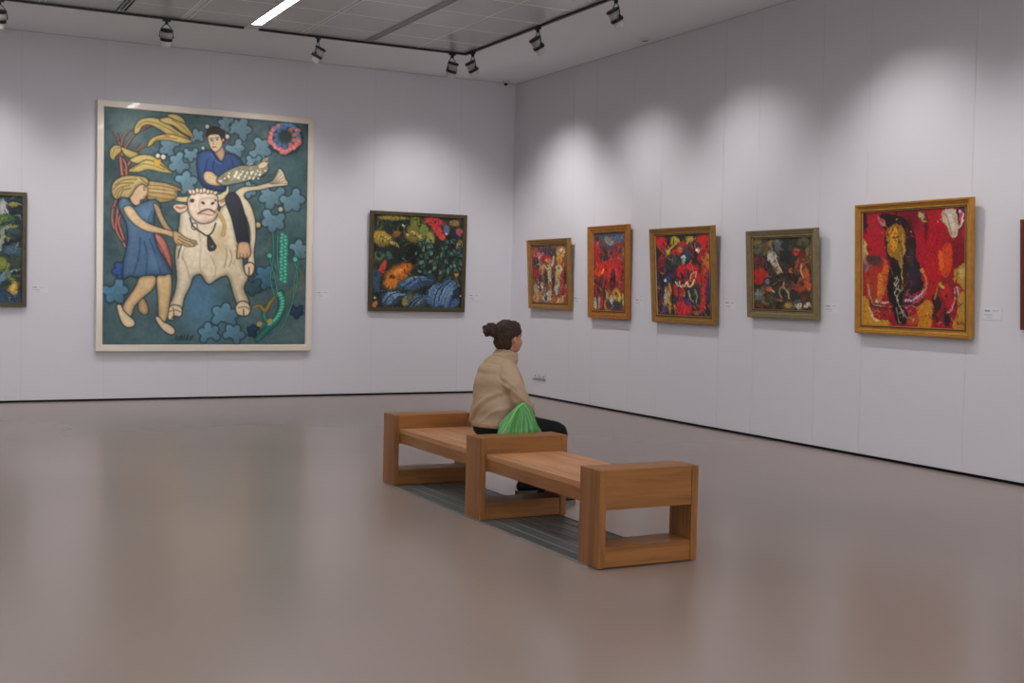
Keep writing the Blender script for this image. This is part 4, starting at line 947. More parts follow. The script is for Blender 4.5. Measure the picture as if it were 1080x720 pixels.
# third
t, cw, ch, hh = painting('r', ((-3.605, -3.712), (-4.933, -5.046), 2.2855, 1.165), .06, .075, deep(.06, .075), M_gold,
    'gold-framed abstract with bright red and yellow shapes over black', None, lin_(.06, .075, .09), M_lgold)
s = 5.76; T = scaled(s, 675, 225)
cv = Canvas([(688.5, 247.6), (748.8, 245), (751.4, 334.4), (690.6, 331.8)], cw, ch, (165, 170), 1., 6, 3)
cv.fill((46, 46, 50))
loose(cv, 5, [(40, 50, 60), (60, 40, 46), (30, 40, 40), (120, 40, 40)], 70, 2, 5, (688, 246, 750, 334), 90)
B(cv, T, s, [(110, 160, 36, 36, 0, (206, 44, 54)), (130, 190, 20, 30, 0, (190, 44, 50)), (203, 155, 34, 30, 0, (190, 166, 50)), (150, 240, 26, 34, 0, (196, 160, 46)), (120, 230, 20, 30, 0, (50, 44, 50)), (225, 215, 50, 16, -20, (206, 60, 50)), (260, 180, 30, 26, 0, (170, 46, 52)), (240, 210, 20, 16, 0, (206, 120, 56)),
             (300, 145, 24, 20, 0, (176, 150, 50)), (340, 160, 14, 40, 0, (80, 60, 60)), (385, 150, 36, 40, 0, (210, 42, 50)), (395, 200, 24, 50, 0, (190, 40, 46)), (360, 240, 26, 50, 0, (160, 40, 50)), (335, 250, 12, 60, 0, (50, 40, 46)), (405, 280, 22, 60, 20, (196, 130, 50)), (430, 310, 20, 70, 0, (176, 120, 56)),
             (200, 240, 36, 16, 0, (196, 40, 50)), (190, 290, 60, 60, 0, (44, 62, 54)), (205, 280, 30, 20, 30, (60, 84, 70)), (110, 300, 26, 50, 0, (120, 40, 60)), (120, 350, 30, 30, 0, (60, 46, 60)), (258, 270, 14, 30, 0, (130, 150, 150)), (165, 390, 26, 30, 0, (50, 74, 120)), (285, 240, 20, 30, 0, (60, 76, 96)),
             (240, 340, 22, 50, 10, (196, 44, 54)), (300, 320, 50, 26, -10, (206, 44, 54)), (280, 380, 20, 60, 0, (160, 40, 50)), (340, 400, 28, 90, 0, (206, 46, 52)), (395, 370, 24, 80, 0, (190, 44, 50)), (385, 490, 20, 60, 0, (210, 50, 54)), (378, 560, 22, 40, 0, (206, 44, 50)), (420, 440, 12, 90, 0, (54, 60, 100)),
             (325, 500, 40, 80, 10, (56, 66, 50)), (255, 575, 56, 50, 0, (212, 46, 56)), (290, 535, 30, 20, 0, (60, 60, 110)), (205, 460, 16, 46, -10, (196, 50, 60)), (245, 480, 10, 60, 10, (196, 46, 56)), (165, 510, 14, 100, 0, (196, 156, 56)), (140, 500, 14, 60, 0, (176, 176, 166)), (130, 580, 14, 26, 0, (60, 80, 130)), (138, 400, 9, 10, 0, (220, 220, 206)), (105, 530, 14, 90, 0, (40, 50, 56)), (190, 560, 12, 50, 0, (36, 50, 50)), (200, 400, 30, 26, 0, (44, 40, 40)), (345, 600, 30, 14, 0, (150, 110, 60))])
cv.setwarp(.4, 3, 5)
loose(cv, 32, [(30, 30, 36), (150, 30, 40), (200, 44, 50), (40, 60, 56), (60, 70, 100), (176, 140, 60)], 110, .8, 2.2, (688, 246, 751, 334), 80, .75)
arcs(cv, 3, [(28, 30, 34), (216, 60, 60), (200, 150, 70), (60, 80, 110)], 100, 7, (688, 246, 750, 334), .45, 80)
LN(cv, T, s, [([(205, 410), (225, 435)], 5, (226, 206, 170)), ([(230, 405), (238, 440), (250, 430)], 4, (226, 206, 170)), ([(262, 435), (280, 410), (290, 440), (310, 430), (325, 400)], 6, (230, 206, 160)), ([(300, 400), (310, 360), (340, 345), (335, 380)], 4, (216, 196, 120)), ([(290, 470), (300, 510), (320, 530)], 4, (180, 180, 140)), ([(330, 460), (345, 500), (340, 540)], 4, (150, 160, 130)), ([(245, 260), (265, 250), (260, 290)], 5, (200, 210, 200)), ([(345, 210), (352, 218)], 10, (236, 226, 216)), ([(280, 170), (300, 140), (320, 150)], 5, (200, 180, 70)), ([(260, 470), (262, 500)], 3, (200, 190, 150)), ([(155, 230), (170, 205), (190, 190)], 6, (216, 180, 70)), ([(120, 210), (130, 240)], 5, (214, 60, 60))])
cv.dabs(9, 200, 1.30, 0.49, 80, 1.4, (.5, 1.3)); cv.dabs(10, 300, 0.72, 0.29, None, 1.2, (.35, 1.3), .7); cv.smear(0.59, 5, 5); cv.smear(0.18, 1.8, 15); cv.grain(.18, 1.5, 8)
o = cv.finish('canvas', t, M_oil, (1.02, 1., 1.)); o.location = (0, -.026, hh / 2)

# fourth: dark with grey frame
t, cw, ch, hh = painting('r', ((-5.467, -5.535), (-6.633, -6.696), 2.1955, 1.275), .055, .054, deep(.055, .075), M_grey,
    'dark still-life abstract with red and orange shapes in a grey-olive frame, right wall', None, lin_(.055, .075, .088), M_lgold)
s = 6.; T = scaled(s, 775, 225)
cv = Canvas([(792, 250), (857.8, 246.7), (859.2, 330), (792.7, 328.7)], cw, ch, (170, 170), 1., 6, 3)
cv.fill((50, 46, 40))
loose(cv, 6, [(44, 50, 44), (64, 52, 42), (36, 40, 44), (76, 64, 46)], 90, 2, 6, (791, 246, 859, 331))
B(cv, T, s, [(140, 170, 40, 36, 0, (120, 112, 70)), (130, 220, 30, 30, 0, (90, 100, 84)), (180, 200, 30, 50, 0, (96, 84, 56)), (225, 185, 22, 36, 0, (150, 130, 70)), (232, 180, 8, 20, 0, (80, 70, 46)), (270, 190, 26, 50, -10, (76, 100, 130)), (268, 160, 12, 12, 0, (110, 130, 150)), (235, 270, 30, 50, -25, (176, 172, 156)), (225, 290, 10, 40, -20, (206, 206, 190)), (262, 340, 22, 40, -30, (196, 170, 140)), (260, 280, 16, 16, 0, (70, 76, 80)),
             (320, 220, 40, 60, 0, (40, 50, 46)), (370, 180, 40, 40, 0, (52, 60, 44)), (440, 160, 40, 26, 0, (90, 92, 70)), (475, 230, 24, 50, 0, (120, 110, 60)), (480, 265, 20, 14, 0, (150, 130, 60)), (120, 290, 26, 30, 0, (110, 50, 60)), (165, 300, 26, 36, 0, (96, 44, 44)), (150, 380, 50, 44, 10, (186, 44, 40)), (140, 430, 36, 24, 0, (190, 46, 36)), (195, 430, 14, 26, 0, (110, 116, 150)),
             (392, 228, 28, 26, 0, (190, 56, 46)), (395, 215, 14, 10, 0, (206, 130, 110)), (430, 250, 24, 40, 0, (96, 44, 46)), (355, 355, 14, 20, 0, (196, 110, 44)), (400, 310, 14, 50, 20, (150, 80, 46)), (430, 300, 16, 60, 0, (110, 50, 40)), (455, 370, 26, 70, -10, (196, 90, 40)), (445, 430, 40, 30, 0, (186, 84, 46)), (405, 470, 50, 26, 10, (170, 66, 44)), (470, 460, 26, 30, 0, (200, 96, 50)), (430, 440, 16, 16, 0, (60, 50, 50)), (415, 505, 26, 20, 0, (90, 50, 44)),
             (135, 510, 34, 26, 0, (130, 140, 140)), (120, 490, 14, 10, 0, (190, 196, 190)), (140, 545, 34, 16, 0, (96, 110, 110)), (210, 485, 22, 20, 20, (190, 96, 60)), (235, 495, 14, 8, 40, (220, 200, 170)), (180, 575, 30, 18, 20, (130, 110, 60)), (265, 560, 34, 8, 0, (160, 120, 60)), (340, 590, 32, 26, 0, (150, 116, 50)), (335, 590, 14, 12, 0, (190, 160, 80)), (400, 570, 30, 20, 0, (56, 90, 80)), (400, 600, 26, 16, 30, (180, 180, 150)), (465, 590, 24, 18, -20, (196, 180, 160)), (300, 440, 40, 50, 0, (66, 48, 40)), (215, 560, 40, 20, 0, (60, 70, 60))])
cv.setwarp(.4, 3, 5)
loose(cv, 31, [(120, 80, 46), (90, 60, 40), (142, 106, 60), (60, 70, 66), (124, 58, 40), (30, 30, 28), (104, 96, 74)], 150, .9, 2.4, (791, 248, 859, 331), None, .75)
arcs(cv, 3, [(30, 32, 30), (150, 130, 90), (120, 60, 46), (90, 100, 96)], 90, 6, (791, 246, 859, 331), .4)
LN(cv, T, s, [([(310, 430), (305, 470), (335, 500), (345, 550)], [4, 7, 6, 3], (170, 160, 110)), ([(290, 470), (275, 510), (295, 540)], 5, (150, 140, 96)), ([(250, 250), (262, 300), (300, 370)], 5, (206, 200, 186)), ([(430, 310), (425, 360), (440, 400)], 4, (216, 170, 120)), ([(205, 250), (200, 290)], 4, (190, 200, 200)), ([(400, 590), (420, 575), (420, 610)], 4, (220, 216, 190)), ([(450, 600), (480, 575), (490, 600)], 4, (214, 190, 170))])
cv.dabs(9, 200, 1.30, 0.49, 80, 1.4, (.5, 1.3)); cv.dabs(10, 300, 0.72, 0.29, None, 1.2, (.35, 1.3), .7); cv.smear(0.59, 5, 5); cv.smear(0.18, 1.8, 15); cv.grain(.18, 1.5, 8)
o = cv.finish('canvas', t, M_oil, (1.02, 1., 1.)); o.location = (0, -.024, hh / 2)

# fifth: the large red one
t, cw, ch, hh = painting('r', ((-7.121, -7.169), (-8.564, -8.611), 2.3865, 1.171), .055, .048, deep(.055, .065), M_gold3,
    'large bright gold-framed abstract of red, black and yellow paint', None, lin_(.055, .065, .08), M_lgold)
s = 4.116; T = scaled(s, 890, 195)
cv = Canvas([(907.5, 224.6), (1019.3, 217.4), (1018.8, 349.3), (907.5, 342)], cw, ch, (175, 170), 1.6, 8, 3)
cv.fill((156, 26, 40))
def PL(pts, col, **k): cv.poly([T(*q) for q in pts], col, **k)
B(cv, T, s, [(290, 150, 70, 60, 0, (108, 24, 34), 1.), (120, 220, 46, 100, 0, (172, 32, 46), .8), (370, 230, 60, 130, 0, (170, 22, 38), .9), (500, 300, 40, 90, 0, (124, 22, 34), .8), (380, 400, 50, 100, 0, (176, 30, 38), .8), (80, 150, 10, 50, 0, (48, 34, 40)), (76, 290, 8, 60, 0, (186, 166, 110)), (350, 180, 10, 60, 0, (96, 20, 30), .8), (110, 400, 46, 90, 0, (170, 48, 40), .8)])
PL([(85, 310), (130, 300), (155, 320), (140, 350), (110, 345)], (84, 56, 52)); PL([(165, 320), (182, 350), (176, 430), (160, 490), (130, 505), (146, 430)], (196, 92, 34)); PL([(140, 380), (160, 400), (150, 470), (130, 480)], (206, 120, 44))
PL([(140, 135), (165, 118), (205, 118), (255, 145), (292, 195), (306, 262), (304, 320), (326, 345), (328, 400), (345, 430), (330, 455), (296, 470), (262, 468), (252, 505), (268, 550), (296, 588), (270, 606), (222, 602), (206, 560), (196, 520), (178, 470), (178, 400), (190, 340), (176, 300), (166, 240), (172, 195), (150, 170)], (34, 28, 28))
B(cv, T, s, [(290, 400, 34, 50, 10, (48, 46, 56), .8), (270, 230, 20, 70, 0, (54, 30, 34), .9), (200, 430, 16, 60, 0, (26, 24, 26), .8), (250, 360, 14, 50, 0, (44, 40, 40), .8), (280, 310, 14, 40, 0, (62, 54, 54), .8)])
PL([(178, 190), (202, 168), (236, 174), (258, 212), (256, 262), (248, 306), (232, 322), (202, 314), (182, 288), (176, 235)], (150, 108, 36)); PL([(192, 190), (214, 180), (226, 215), (222, 260), (204, 286), (192, 250)], (204, 136, 32)); B(cv, T, s, [(208, 225, 10, 30, 0, (216, 158, 44), .7)])
PL([(228, 300), (248, 290), (252, 330), (240, 360), (228, 340)], (140, 116, 56)); PL([(134, 130), (160, 140), (172, 165), (160, 176), (142, 160)], (170, 110, 116)); PL([(146, 138), (160, 146), (158, 160)], (190, 50, 66))
k = random.Random(12)
for _ in range(70): cv.blob(*T(k.gauss(216, 24), k.gauss(240, 46)), k.uniform(.5, 1.4), k.uniform(.4, .9), k.uniform(0, 180), k.choice([(44, 34, 24), (96, 70, 26), (214, 170, 70), (60, 46, 26)]), .5, .85)
PL([(316, 110), (346, 108), (352, 150), (340, 170), (322, 160)], (92, 64, 50)); PL([(318, 112), (334, 112), (336, 135), (322, 136)], (176, 150, 110)); LN(cv, T, s, [([(326, 118), (342, 130), (328, 148), (346, 156)], 3, (196, 170, 100))])
PL([(420, 112), (440, 100), (472, 98), (490, 118), (492, 160), (494, 200), (484, 224), (464, 218), (450, 180), (428, 152)], (186, 172, 146)); PL([(440, 130), (466, 120), (478, 160), (480, 200), (466, 190), (450, 160)], (204, 192, 170)); PL([(486, 100), (520, 98), (526, 150), (508, 186), (496, 150)], (60, 40, 44)); LN(cv, T, s, [([(500, 108), (516, 130), (512, 160), (498, 180)], 5, (206, 190, 186)), ([(508, 120), (506, 150)], 6, (196, 60, 76)), ([(432, 116), (452, 150), (470, 210)], 3, (150, 130, 110))])
PL([(408, 300), (424, 285), (440, 250), (462, 256), (470, 300), (468, 350), (452, 398), (430, 392), (412, 350)], (204, 70, 28)); PL([(408, 290), (420, 284), (430, 330), (424, 370), (412, 340)], (222, 100, 36)); PL([(480, 372), (505, 356), (532, 352), (532, 450), (512, 450), (496, 420), (476, 405)], (168, 134, 54)); PL([(500, 370), (528, 362), (528, 400), (510, 404)], (190, 160, 84))
PL([(405, 430), (440, 400), (480, 410), (500, 450), (496, 520), (470, 580), (430, 600), (395, 580), (380, 520), (390, 470)], (132, 34, 34)); PL([(420, 440), (450, 430), (468, 470), (450, 500), (424, 490)], (178, 40, 44)); PL([(378, 490), (400, 480), (420, 520), (404, 560), (384, 550)], (52, 34, 32)); PL([(430, 560), (456, 556), (462, 604), (436, 610)], (46, 34, 40)); PL([(400, 600), (380, 570), (396, 560), (410, 590)], (60, 34, 34)); PL([(440, 500), (476, 490), (480, 540), (450, 550)], (166, 34, 42))
PL([(318, 520), (350, 500), (380, 520), (380, 590), (360, 626), (320, 618), (310, 560)], (190, 124, 34)); PL([(500, 480), (530, 470), (530, 628), (470, 620), (490, 560)], (186, 130, 40)); PL([(74, 480), (96, 500), (106, 550), (140, 580), (180, 590), (190, 608), (74, 604)], (196, 140, 44)); PL([(84, 400), (100, 396), (112, 440), (130, 500), (110, 520), (88, 470)], (160, 70, 44)); PL([(110, 520), (150, 540), (180, 560), (170, 580), (130, 565)], (150, 44, 36)); PL([(100, 500), (160, 520), (182, 530), (170, 540), (120, 530)], (60, 44, 40))
PL([(272, 580), (300, 560), (320, 590), (310, 614), (270, 612)], (176, 70, 40)); PL([(250, 470), (300, 490), (330, 480), (340, 505), (300, 530), (262, 520)], (84, 34, 44)); PL([(345, 410), (365, 430), (352, 480), (336, 470)], (186, 60, 40))
LN(cv, T, s, [([(322, 366), (346, 390), (354, 430), (344, 466), (318, 494)], [3, 4, 2], (206, 150, 90)), ([(262, 500), (296, 498), (330, 474), (342, 452)], [3, 6, 3], (206, 176, 178)), ([(290, 512), (320, 500), (345, 470)], 4, (196, 70, 90)), ([(262, 530), (284, 524), (300, 534)], 3, (176, 120, 140)), ([(92, 430), (98, 476), (122, 516), (172, 528)], [2, 4, 2], (200, 150, 110)), ([(96, 530), (110, 566), (140, 586)], 4, (220, 196, 130)), ([(130, 500), (160, 512), (180, 506)], 4, (206, 190, 160)),
              ([(478, 450), (482, 500), (464, 548), (440, 560)], 3, (190, 150, 160)), ([(486, 440), (494, 470)], 3, (214, 190, 180)), ([(428, 416), (404, 450), (390, 500)], 4, (160, 130, 60)), ([(412, 430), (430, 444)], 5, (190, 170, 60)), ([(244, 210), (250, 280), (240, 330), (246, 390), (240, 460)], 2.6, (176, 150, 80)), ([(206, 400), (224, 410), (212, 440), (234, 460), (218, 490), (236, 520), (250, 570)], 2.4, (170, 164, 140)), ([(222, 396), (206, 430), (228, 440), (208, 470), (226, 500)], 2, (190, 184, 160)), ([(250, 540), (262, 568), (296, 580)], 3, (150, 146, 120)), ([(218, 530), (226, 580), (240, 600)], 2.6, (130, 130, 110)), ([(262, 480), (290, 486), (316, 476)], 2.4, (120, 104, 130)), ([(192, 350), (200, 390)], 2, (120, 110, 90)),
              ([(488, 606), (496, 598), (502, 608), (511, 600), (522, 609)], 2, (70, 30, 30)), ([(331, 364), (336, 372)], 7, (214, 130, 44)), ([(74, 240), (82, 270), (90, 300)], 4, (186, 170, 100)), ([(78, 330), (92, 350), (80, 370)], 5, (90, 130, 130)), ([(498, 470), (512, 520), (506, 560)], 4, (150, 150, 80))])
cv.setwarp(.5, 3, 5)
arcs(cv, 3, [(110, 20, 30), (190, 44, 50)], 50, 10, (925, 220, 1018, 300), .35, 80)
arcs(cv, 13, [(36, 26, 28), (196, 136, 54), (186, 54, 44), (176, 156, 120)], 70, 6, (908, 300, 1018, 346), .4)
cv.dabs(9, 200, 1.80, 0.68, 80, 2.0, (.5, 1.3)); cv.dabs(10, 300, 0.99, 0.41, None, 1.6, (.35, 1.3), .7); cv.smear(0.82, 5, 5); cv.smear(0.25, 1.8, 15); cv.grain(.18, 1.5, 8)
o = cv.finish('canvas', t, M_oil, (1.02, 1., 1.)); o.location = (0, -.024, hh / 2)

# sixth: cut by the right edge
t, cw, ch, hh = painting('r', ((-9.026, -9.078), (-10.2, -10.25), 2.1715, 1.2705), .045, .05, deep(.045, .07), M_brown,
    'painting in a dark red-brown frame cut off by the right edge of the picture')
cv = Canvas([(0, 0), (100, 0), (100, 80), (0, 80)], cw, ch, (80, 80), 4, 20, 3)
cv.fill((120, 60, 46)); loose(cv, 8, [(150, 70, 50), (70, 50, 46), (170, 120, 60), (60, 70, 70)], 120, 5, 12, (0, 0, 100, 80))
cv.dabs(9, 200, 2.00, 0.75, 80, 2.2, (.5, 1.3)); cv.dabs(10, 300, 1.10, 0.45, None, 1.8, (.35, 1.3), .7); cv.smear(0.91, 5, 5); cv.smear(0.28, 1.8, 15); cv.grain(.18, 1.5, 8)
o = cv.finish('canvas', t, M_oil, (1.02, 1., 1.)); o.location = (0, -.02, hh / 2)
# ------------------------------------------------------------------ seated visitor
def ell(bm, c, r, rot=None, seg=20, rings=12):
    res = bmesh.ops.create_uvsphere(bm, u_segments=seg, v_segments=rings, radius=1)
    M = Matrix.Translation(Vector(c)) @ (rot.to_4x4() if rot is not None else Matrix.Identity(4)) @ Matrix.Diagonal((*r, 1))
    for v in res['verts']: v.co = M @ v.co

def limb(bm, pts, n=16, rings_smooth=4, cap=True):
    """pts: (x, y, z, ra, rb) ; smooth tapering limb; ra = radius sideways (y), rb = radius in the other direction"""
    P = spline(pts, rings_smooth)
    prev = None; rings = []
    for i, p in enumerate(P):
        a = Vector(P[max(i - 1, 0)][:3]); c = Vector(P[min(i + 1, len(P) - 1)][:3]); t = (c - a).normalized()
        ref = Vector((0, 1, 0)) if abs(t.y) < .85 else Vector((1, 0, 0))
        u_ = (ref - t * ref.dot(t)).normalized() if prev is None else (prev - t * prev.dot(t)).normalized()
        prev = u_; w_ = t.cross(u_)
        rings.append([bm.verts.new(Vector(p[:3]) + u_ * math.cos(2 * PI * k / n) * p[3] + w_ * math.sin(2 * PI * k / n) * p[4]) for k in range(n)])
    for a, c in zip(rings, rings[1:]):
        for k in range(n): bm.faces.new((a[k], a[(k + 1) % n], c[(k + 1) % n], c[k]))
    bm.faces.new(rings[0][::-1]); bm.faces.new(rings[-1])
    # rounded ends
    for p in ((P[0], P[-1]) if cap else ()): ell(bm, p[:3], (p[3] * .98, p[3] * .98, p[4] * .98))

def fuse(name, bm, m, parent, voxel, smooth=4, disp=None, fac=.6):
    """voxel-fuse the overlapping volumes into one continuous surface"""
    bmesh.ops.recalc_face_normals(bm, faces=bm.faces[:])
    me = bpy.data.meshes.new(name + '_src'); bm.to_mesh(me); bm.free()
    o = bpy.data.objects.new(name + '_src', me); COL.objects.link(o)
    r_ = o.modifiers.new('r', 'REMESH'); r_.mode = 'VOXEL'; r_.voxel_size = voxel
    if smooth:
        s_ = o.modifiers.new('s', 'SMOOTH'); s_.iterations = smooth; s_.factor = fac
    dg = bpy.context.evaluated_depsgraph_get(); ev = o.evaluated_get(dg)
    res = bpy.data.meshes.new_from_object(ev, depsgraph=dg); res.name = name
    bpy.data.objects.remove(o); bpy.data.meshes.remove(me)
    if disp is not None:
        nn = len(res.vertices); co = np.zeros(nn * 3, np.float32); no = np.zeros(nn * 3, np.float32)
        res.vertices.foreach_get('co', co); res.vertices.foreach_get('normal', no)
        co = co.reshape(-1, 3); no = no.reshape(-1, 3)
        co = disp(co, no); res.vertices.foreach_set('co', co.astype(np.float32).reshape(-1)); res.update()
    res.materials.clear(); res.materials.append(m)
    for p in res.polygons: p.use_smooth = True
    q = bpy.data.objects.new(name, res); COL.objects.link(q)
    if parent is not None: q.parent = parent
    return q

M_skin = mat('skin', (190, 134, 108), .5, spec=.35, noise=(14, .06, 2))
M_hair = mat('dark_brown_curly_hair', (62, 44, 32), .65, spec=.3, noise=(70, .5, 5), bump=(120, .9, .01))
M_knit = mat('beige_knit', (178, 152, 126), .9, spec=.1, noise=(140, .07, 3), bump=(320, .5, .003))
M_trous = mat('black_trousers', (16, 18, 20), .75, spec=.2)
M_shoe = mat('black_shoe', (18, 18, 20), .45)
M_sole = mat('pale_sole', (128, 114, 104), .6)
M_tie = mat('hair_tie', (24, 30, 26), .6)

PO = Vector((-4.375, -8.30, 0))
def nrm(v): return Vector(v).normalized()

# body (skin): head with face, neck, hidden torso, arms with hands, legs
b = nb()
hy = math.radians(9)               # head turned a little away, towards the back wall
HR_ = Matrix.Rotation(hy, 3, 'Z') @ Matrix.Rotation(math.radians(-2), 3, 'Y')
HC = Vector((.092, 0, 1.163))
def hp(x, y, z): return HC + HR_ @ Vector((x, y, z))
ell(b, hp(-.012, 0, .022), (.094, .076, .096), HR_)            # skull
ell(b, hp(.028, 0, -.030), (.064, .060, .078), HR_)            # face
ell(b, hp(.048, 0, -.078), (.034, .036, .026), HR_)            # chin and jaw
ell(b, hp(.012, 0, -.066), (.052, .050, .034), HR_)
for s_ in (-1, 1):
    ell(b, hp(.060, s_ * .034, -.036), (.024, .022, .026), HR_)  # cheeks
    ell(b, hp(.066, s_ * .026, .013), (.018, .022, .008), HR_)   # brow
    ell(b, hp(-.004, s_ * .076, -.022), (.015, .007, .026), HR_ @ Matrix.Rotation(s_ * .25, 3, 'Z'))  # ear
    ell(b, hp(-.010, s_ * .080, -.012), (.012, .006, .016), HR_)
ell(b, hp(.094, 0, -.018), (.012, .009, .022), HR_); ell(b, hp(.101, 0, -.030), (.012, .013, .009), HR_)   # nose
ell(b, hp(.086, 0, -.055), (.010, .021, .006), HR_); ell(b, hp(.083, 0, -.066), (.010, .018, .006), HR_)   # lips
limb(b, [(.025, 0, .97, .045, .045), (.060, 0, 1.04, .048, .05), (.08, 0, 1.11, .050, .05)])
limb(b, [(-.01, 0, .56, .12, .09), (-.02, 0, .66, .115, .08), (-.02, 0, .82, .12, .085), (.015, 0, .93, .10, .07)])
for s_, kx, ky, hx, hy2 in ((-1, .100, -.222, .215, -.070), (1, .105, .215, .225, .060)):
    limb(b, [(.02, s_ * .12, .925, .04, .04), (.052, s_ * .200, .80, .038, .038), (kx, ky, .685, .034, .034)])
    limb(b, [(kx, ky, .685, .034, .034), ((kx + hx) / 2, (ky + hy2) / 2 - .01, .655, .031, .031), (hx - .03, hy2 - s_ * .01, .632, .022, .026)])
    # palm and fingers resting on the lap
    pd = Vector((hx - kx, hy2 - ky, -.05)).normalized(); sd = pd.cross(Vector((0, 0, 1))).normalized()
    pc = Vector((hx, hy2, .634 if s_ < 0 else .610))
    limb(b, [(*(pc - pd * .03), .026, .018), (*(pc + pd * .005), .036, .015), (*(pc + pd * .045), .038, .013)], 12)
    for k, (o_, ln) in enumerate(((-.030, .072), (-.0105, .088), (.0095, .084), (.029, .068))):
        q0 = pc + pd * .045 + sd * o_; q1 = q0 + pd * ln * .5 + Vector((0, 0, .004)); q2 = q0 + pd * ln * .95 + Vector((0, 0, -.022))
        limb(b, [(*q0, .0095, .0095), (*q1, .0088, .0088), (*q2, .0075, .0075)], 8, 3)
    th = pc + sd * .03 * (-s_) * -1; q1 = th + pd * .03 + sd * s_ * .02; q2 = th + pd * .055 + sd * s_ * .018 + Vector((0, 0, -.008))
    limb(b, [(*th, .012, .012), (*q1, .0105, .0105), (*q2, .0085, .0085)], 8, 3)
FEET = ((-1, (.438, -.135), (.315, -.190), (.30, -.24)), (1, (.435, .115), (.365, .215), (.30, .10)))
for s_, kn, an, _ in FEET:
    limb(b, [(0, s_ * .09, .525, .075, .075), (.22, s_ * .11, .515, .07, .068), (*kn, .485, .052, .055)])
    limb(b, [(*kn, .48, .05, .052), ((kn[0] + an[0]) / 2 - .01, (kn[1] + an[1]) / 2, .29, .045, .048), (*an, .10, .032, .034)])
    an_ = math.radians(-22 if s_ < 0 else -4); cx_, sx_ = math.cos(an_), math.sin(an_)
    limb(b, [(an[0] - .02 * cx_, an[1] - .02 * sx_, .065, .026, .026), (an[0] + .07 * cx_, an[1] + .07 * sx_, .048, .026, .018), (an[0] + .13 * cx_, an[1] + .13 * sx_, .040, .026, .012)])
body = fuse('person', b, M_skin, None, .0042, 2)
body.location = PO
tag(body, 'seated person with a dark hair bun, beige turtleneck sweater and black trousers', 'person')

M_eye = mat('eye_white', (222, 214, 206), .25); M_iris = mat('dark_iris', (38, 26, 20), .2); M_lip = mat('lips', (160, 88, 80), .45)
for s_ in (-1, 1):
    b = nb(); ell(b, hp(.0765, s_ * .027, -.003), (.0100, .0125, .0065), HR_, 16, 10); ey = obj('eye', b, M_eye, body, True)
    b = nb(); ell(b, hp(.0845, s_ * .027, -.003), (.0025, .0048, .0048), HR_, 12, 8); obj('iris', b, M_iris, ey, True)
    b = nb(); tube(b, spline([hp(.084, s_ * .012, .018), hp(.084, s_ * .027, .022), hp(.076, s_ * .044, .018)], 4), [.0022] * 9, 6); obj('eyebrow', b, M_hair, body)
b = nb(); ell(b, hp(.0905, 0, -.0565), (.007, .019, .0042), HR_, 14, 8); ell(b, hp(.089, 0, -.0640), (.008, .016, .005), HR_, 14, 8); obj('lips', b, M_lip, body, True)
# hair: cap swept back to a curly bun
def hair_disp(co, no):
    k = fbm(co[:, 0] * 100 + co[:, 2] * 37 + 500, co[:, 1] * 100 + co[:, 2] * 61 + 500, 1.6, 5, 3) - .5
    return co + no * (k[:, None] * .022)
b = nb()
ell(b, hp(-.026, 0, .036), (.096, .084, .094), HR_)
ell(b, hp(-.060, 0, -.010), (.060, .070, .080), HR_)
ell(b, hp(-.052, 0, -.058), (.046, .050, .036), HR_)
ell(b, hp(.018, 0, .080), (.062, .066, .038), HR_)
ell(b, hp(-.098, .004, .034), (.048, .046, .046), HR_)
ell(b, hp(-.088, 0, -.020), (.044, .050, .052), HR_)
for s_ in (-1, 1):
    ell(b, hp(.012, s_ * .050, .052), (.052, .030, .042), HR_)
    ell(b, hp(-.050, s_ * .052, -.024), (.034, .026, .050), HR_)
k_ = random.Random(4)
for i in range(16):
    a = k_.uniform(0, 2 * PI); e = k_.uniform(-.4, 1.2)
    ell(b, hp(-.035 + .085 * math.cos(a) * math.cos(e), .072 * math.sin(a) * math.cos(e), .035 + .088 * math.sin(e)) if math.cos(a) < .3 else hp(-.03, 0, .06), (.02, .02, .017), HR_, 10, 6)
hair = fuse('hair', b, M_hair, body, .006, 2, hair_disp, .4)
b = nb()
BC = hp(-.156, .012, .062)
ell(b, BC, (.052, .054, .048))
for i in range(14):
    a = i * 2.4; z = -1 + 2 * (i + .5) / 14; r_ = math.sqrt(1 - z * z)
    ell(b, BC + Vector((math.cos(a) * r_ * .044, math.sin(a) * r_ * .046, z * .040)), (.019, .018, .016), None, 10, 6)
fuse('hair_bun', b, M_hair, body, .0055, 1, hair_disp, .4)
b = nb(); A0 = hp(-.122, .008, .050); ax = (BC - A0).normalized()
R_ = ax.to_track_quat('Z', 'Y').to_matrix().to_4x4(); R_.translation = A0
lathe(b, [(.030, -.006), (.036, 0), (.030, .006)], 18, R_); obj('hair_tie', b, M_tie, body)
# a few loose strands at the nape and forehead
b = nb()
for i in range(16):
    p0 = hp(-.085 + k_.uniform(-.01, .03), k_.uniform(-.05, .05), -.075 + k_.uniform(-.01, .02)); d_ = Vector((k_.uniform(-.03, 0), k_.uniform(-.02, .02), -.03))
    tube(b, spline([p0, p0 + d_ * .6, p0 + d_ * 1.0 + Vector((-.008, 0, .004))], 3), .0011, 5)
obj('loose_strands', b, M_hair, body)

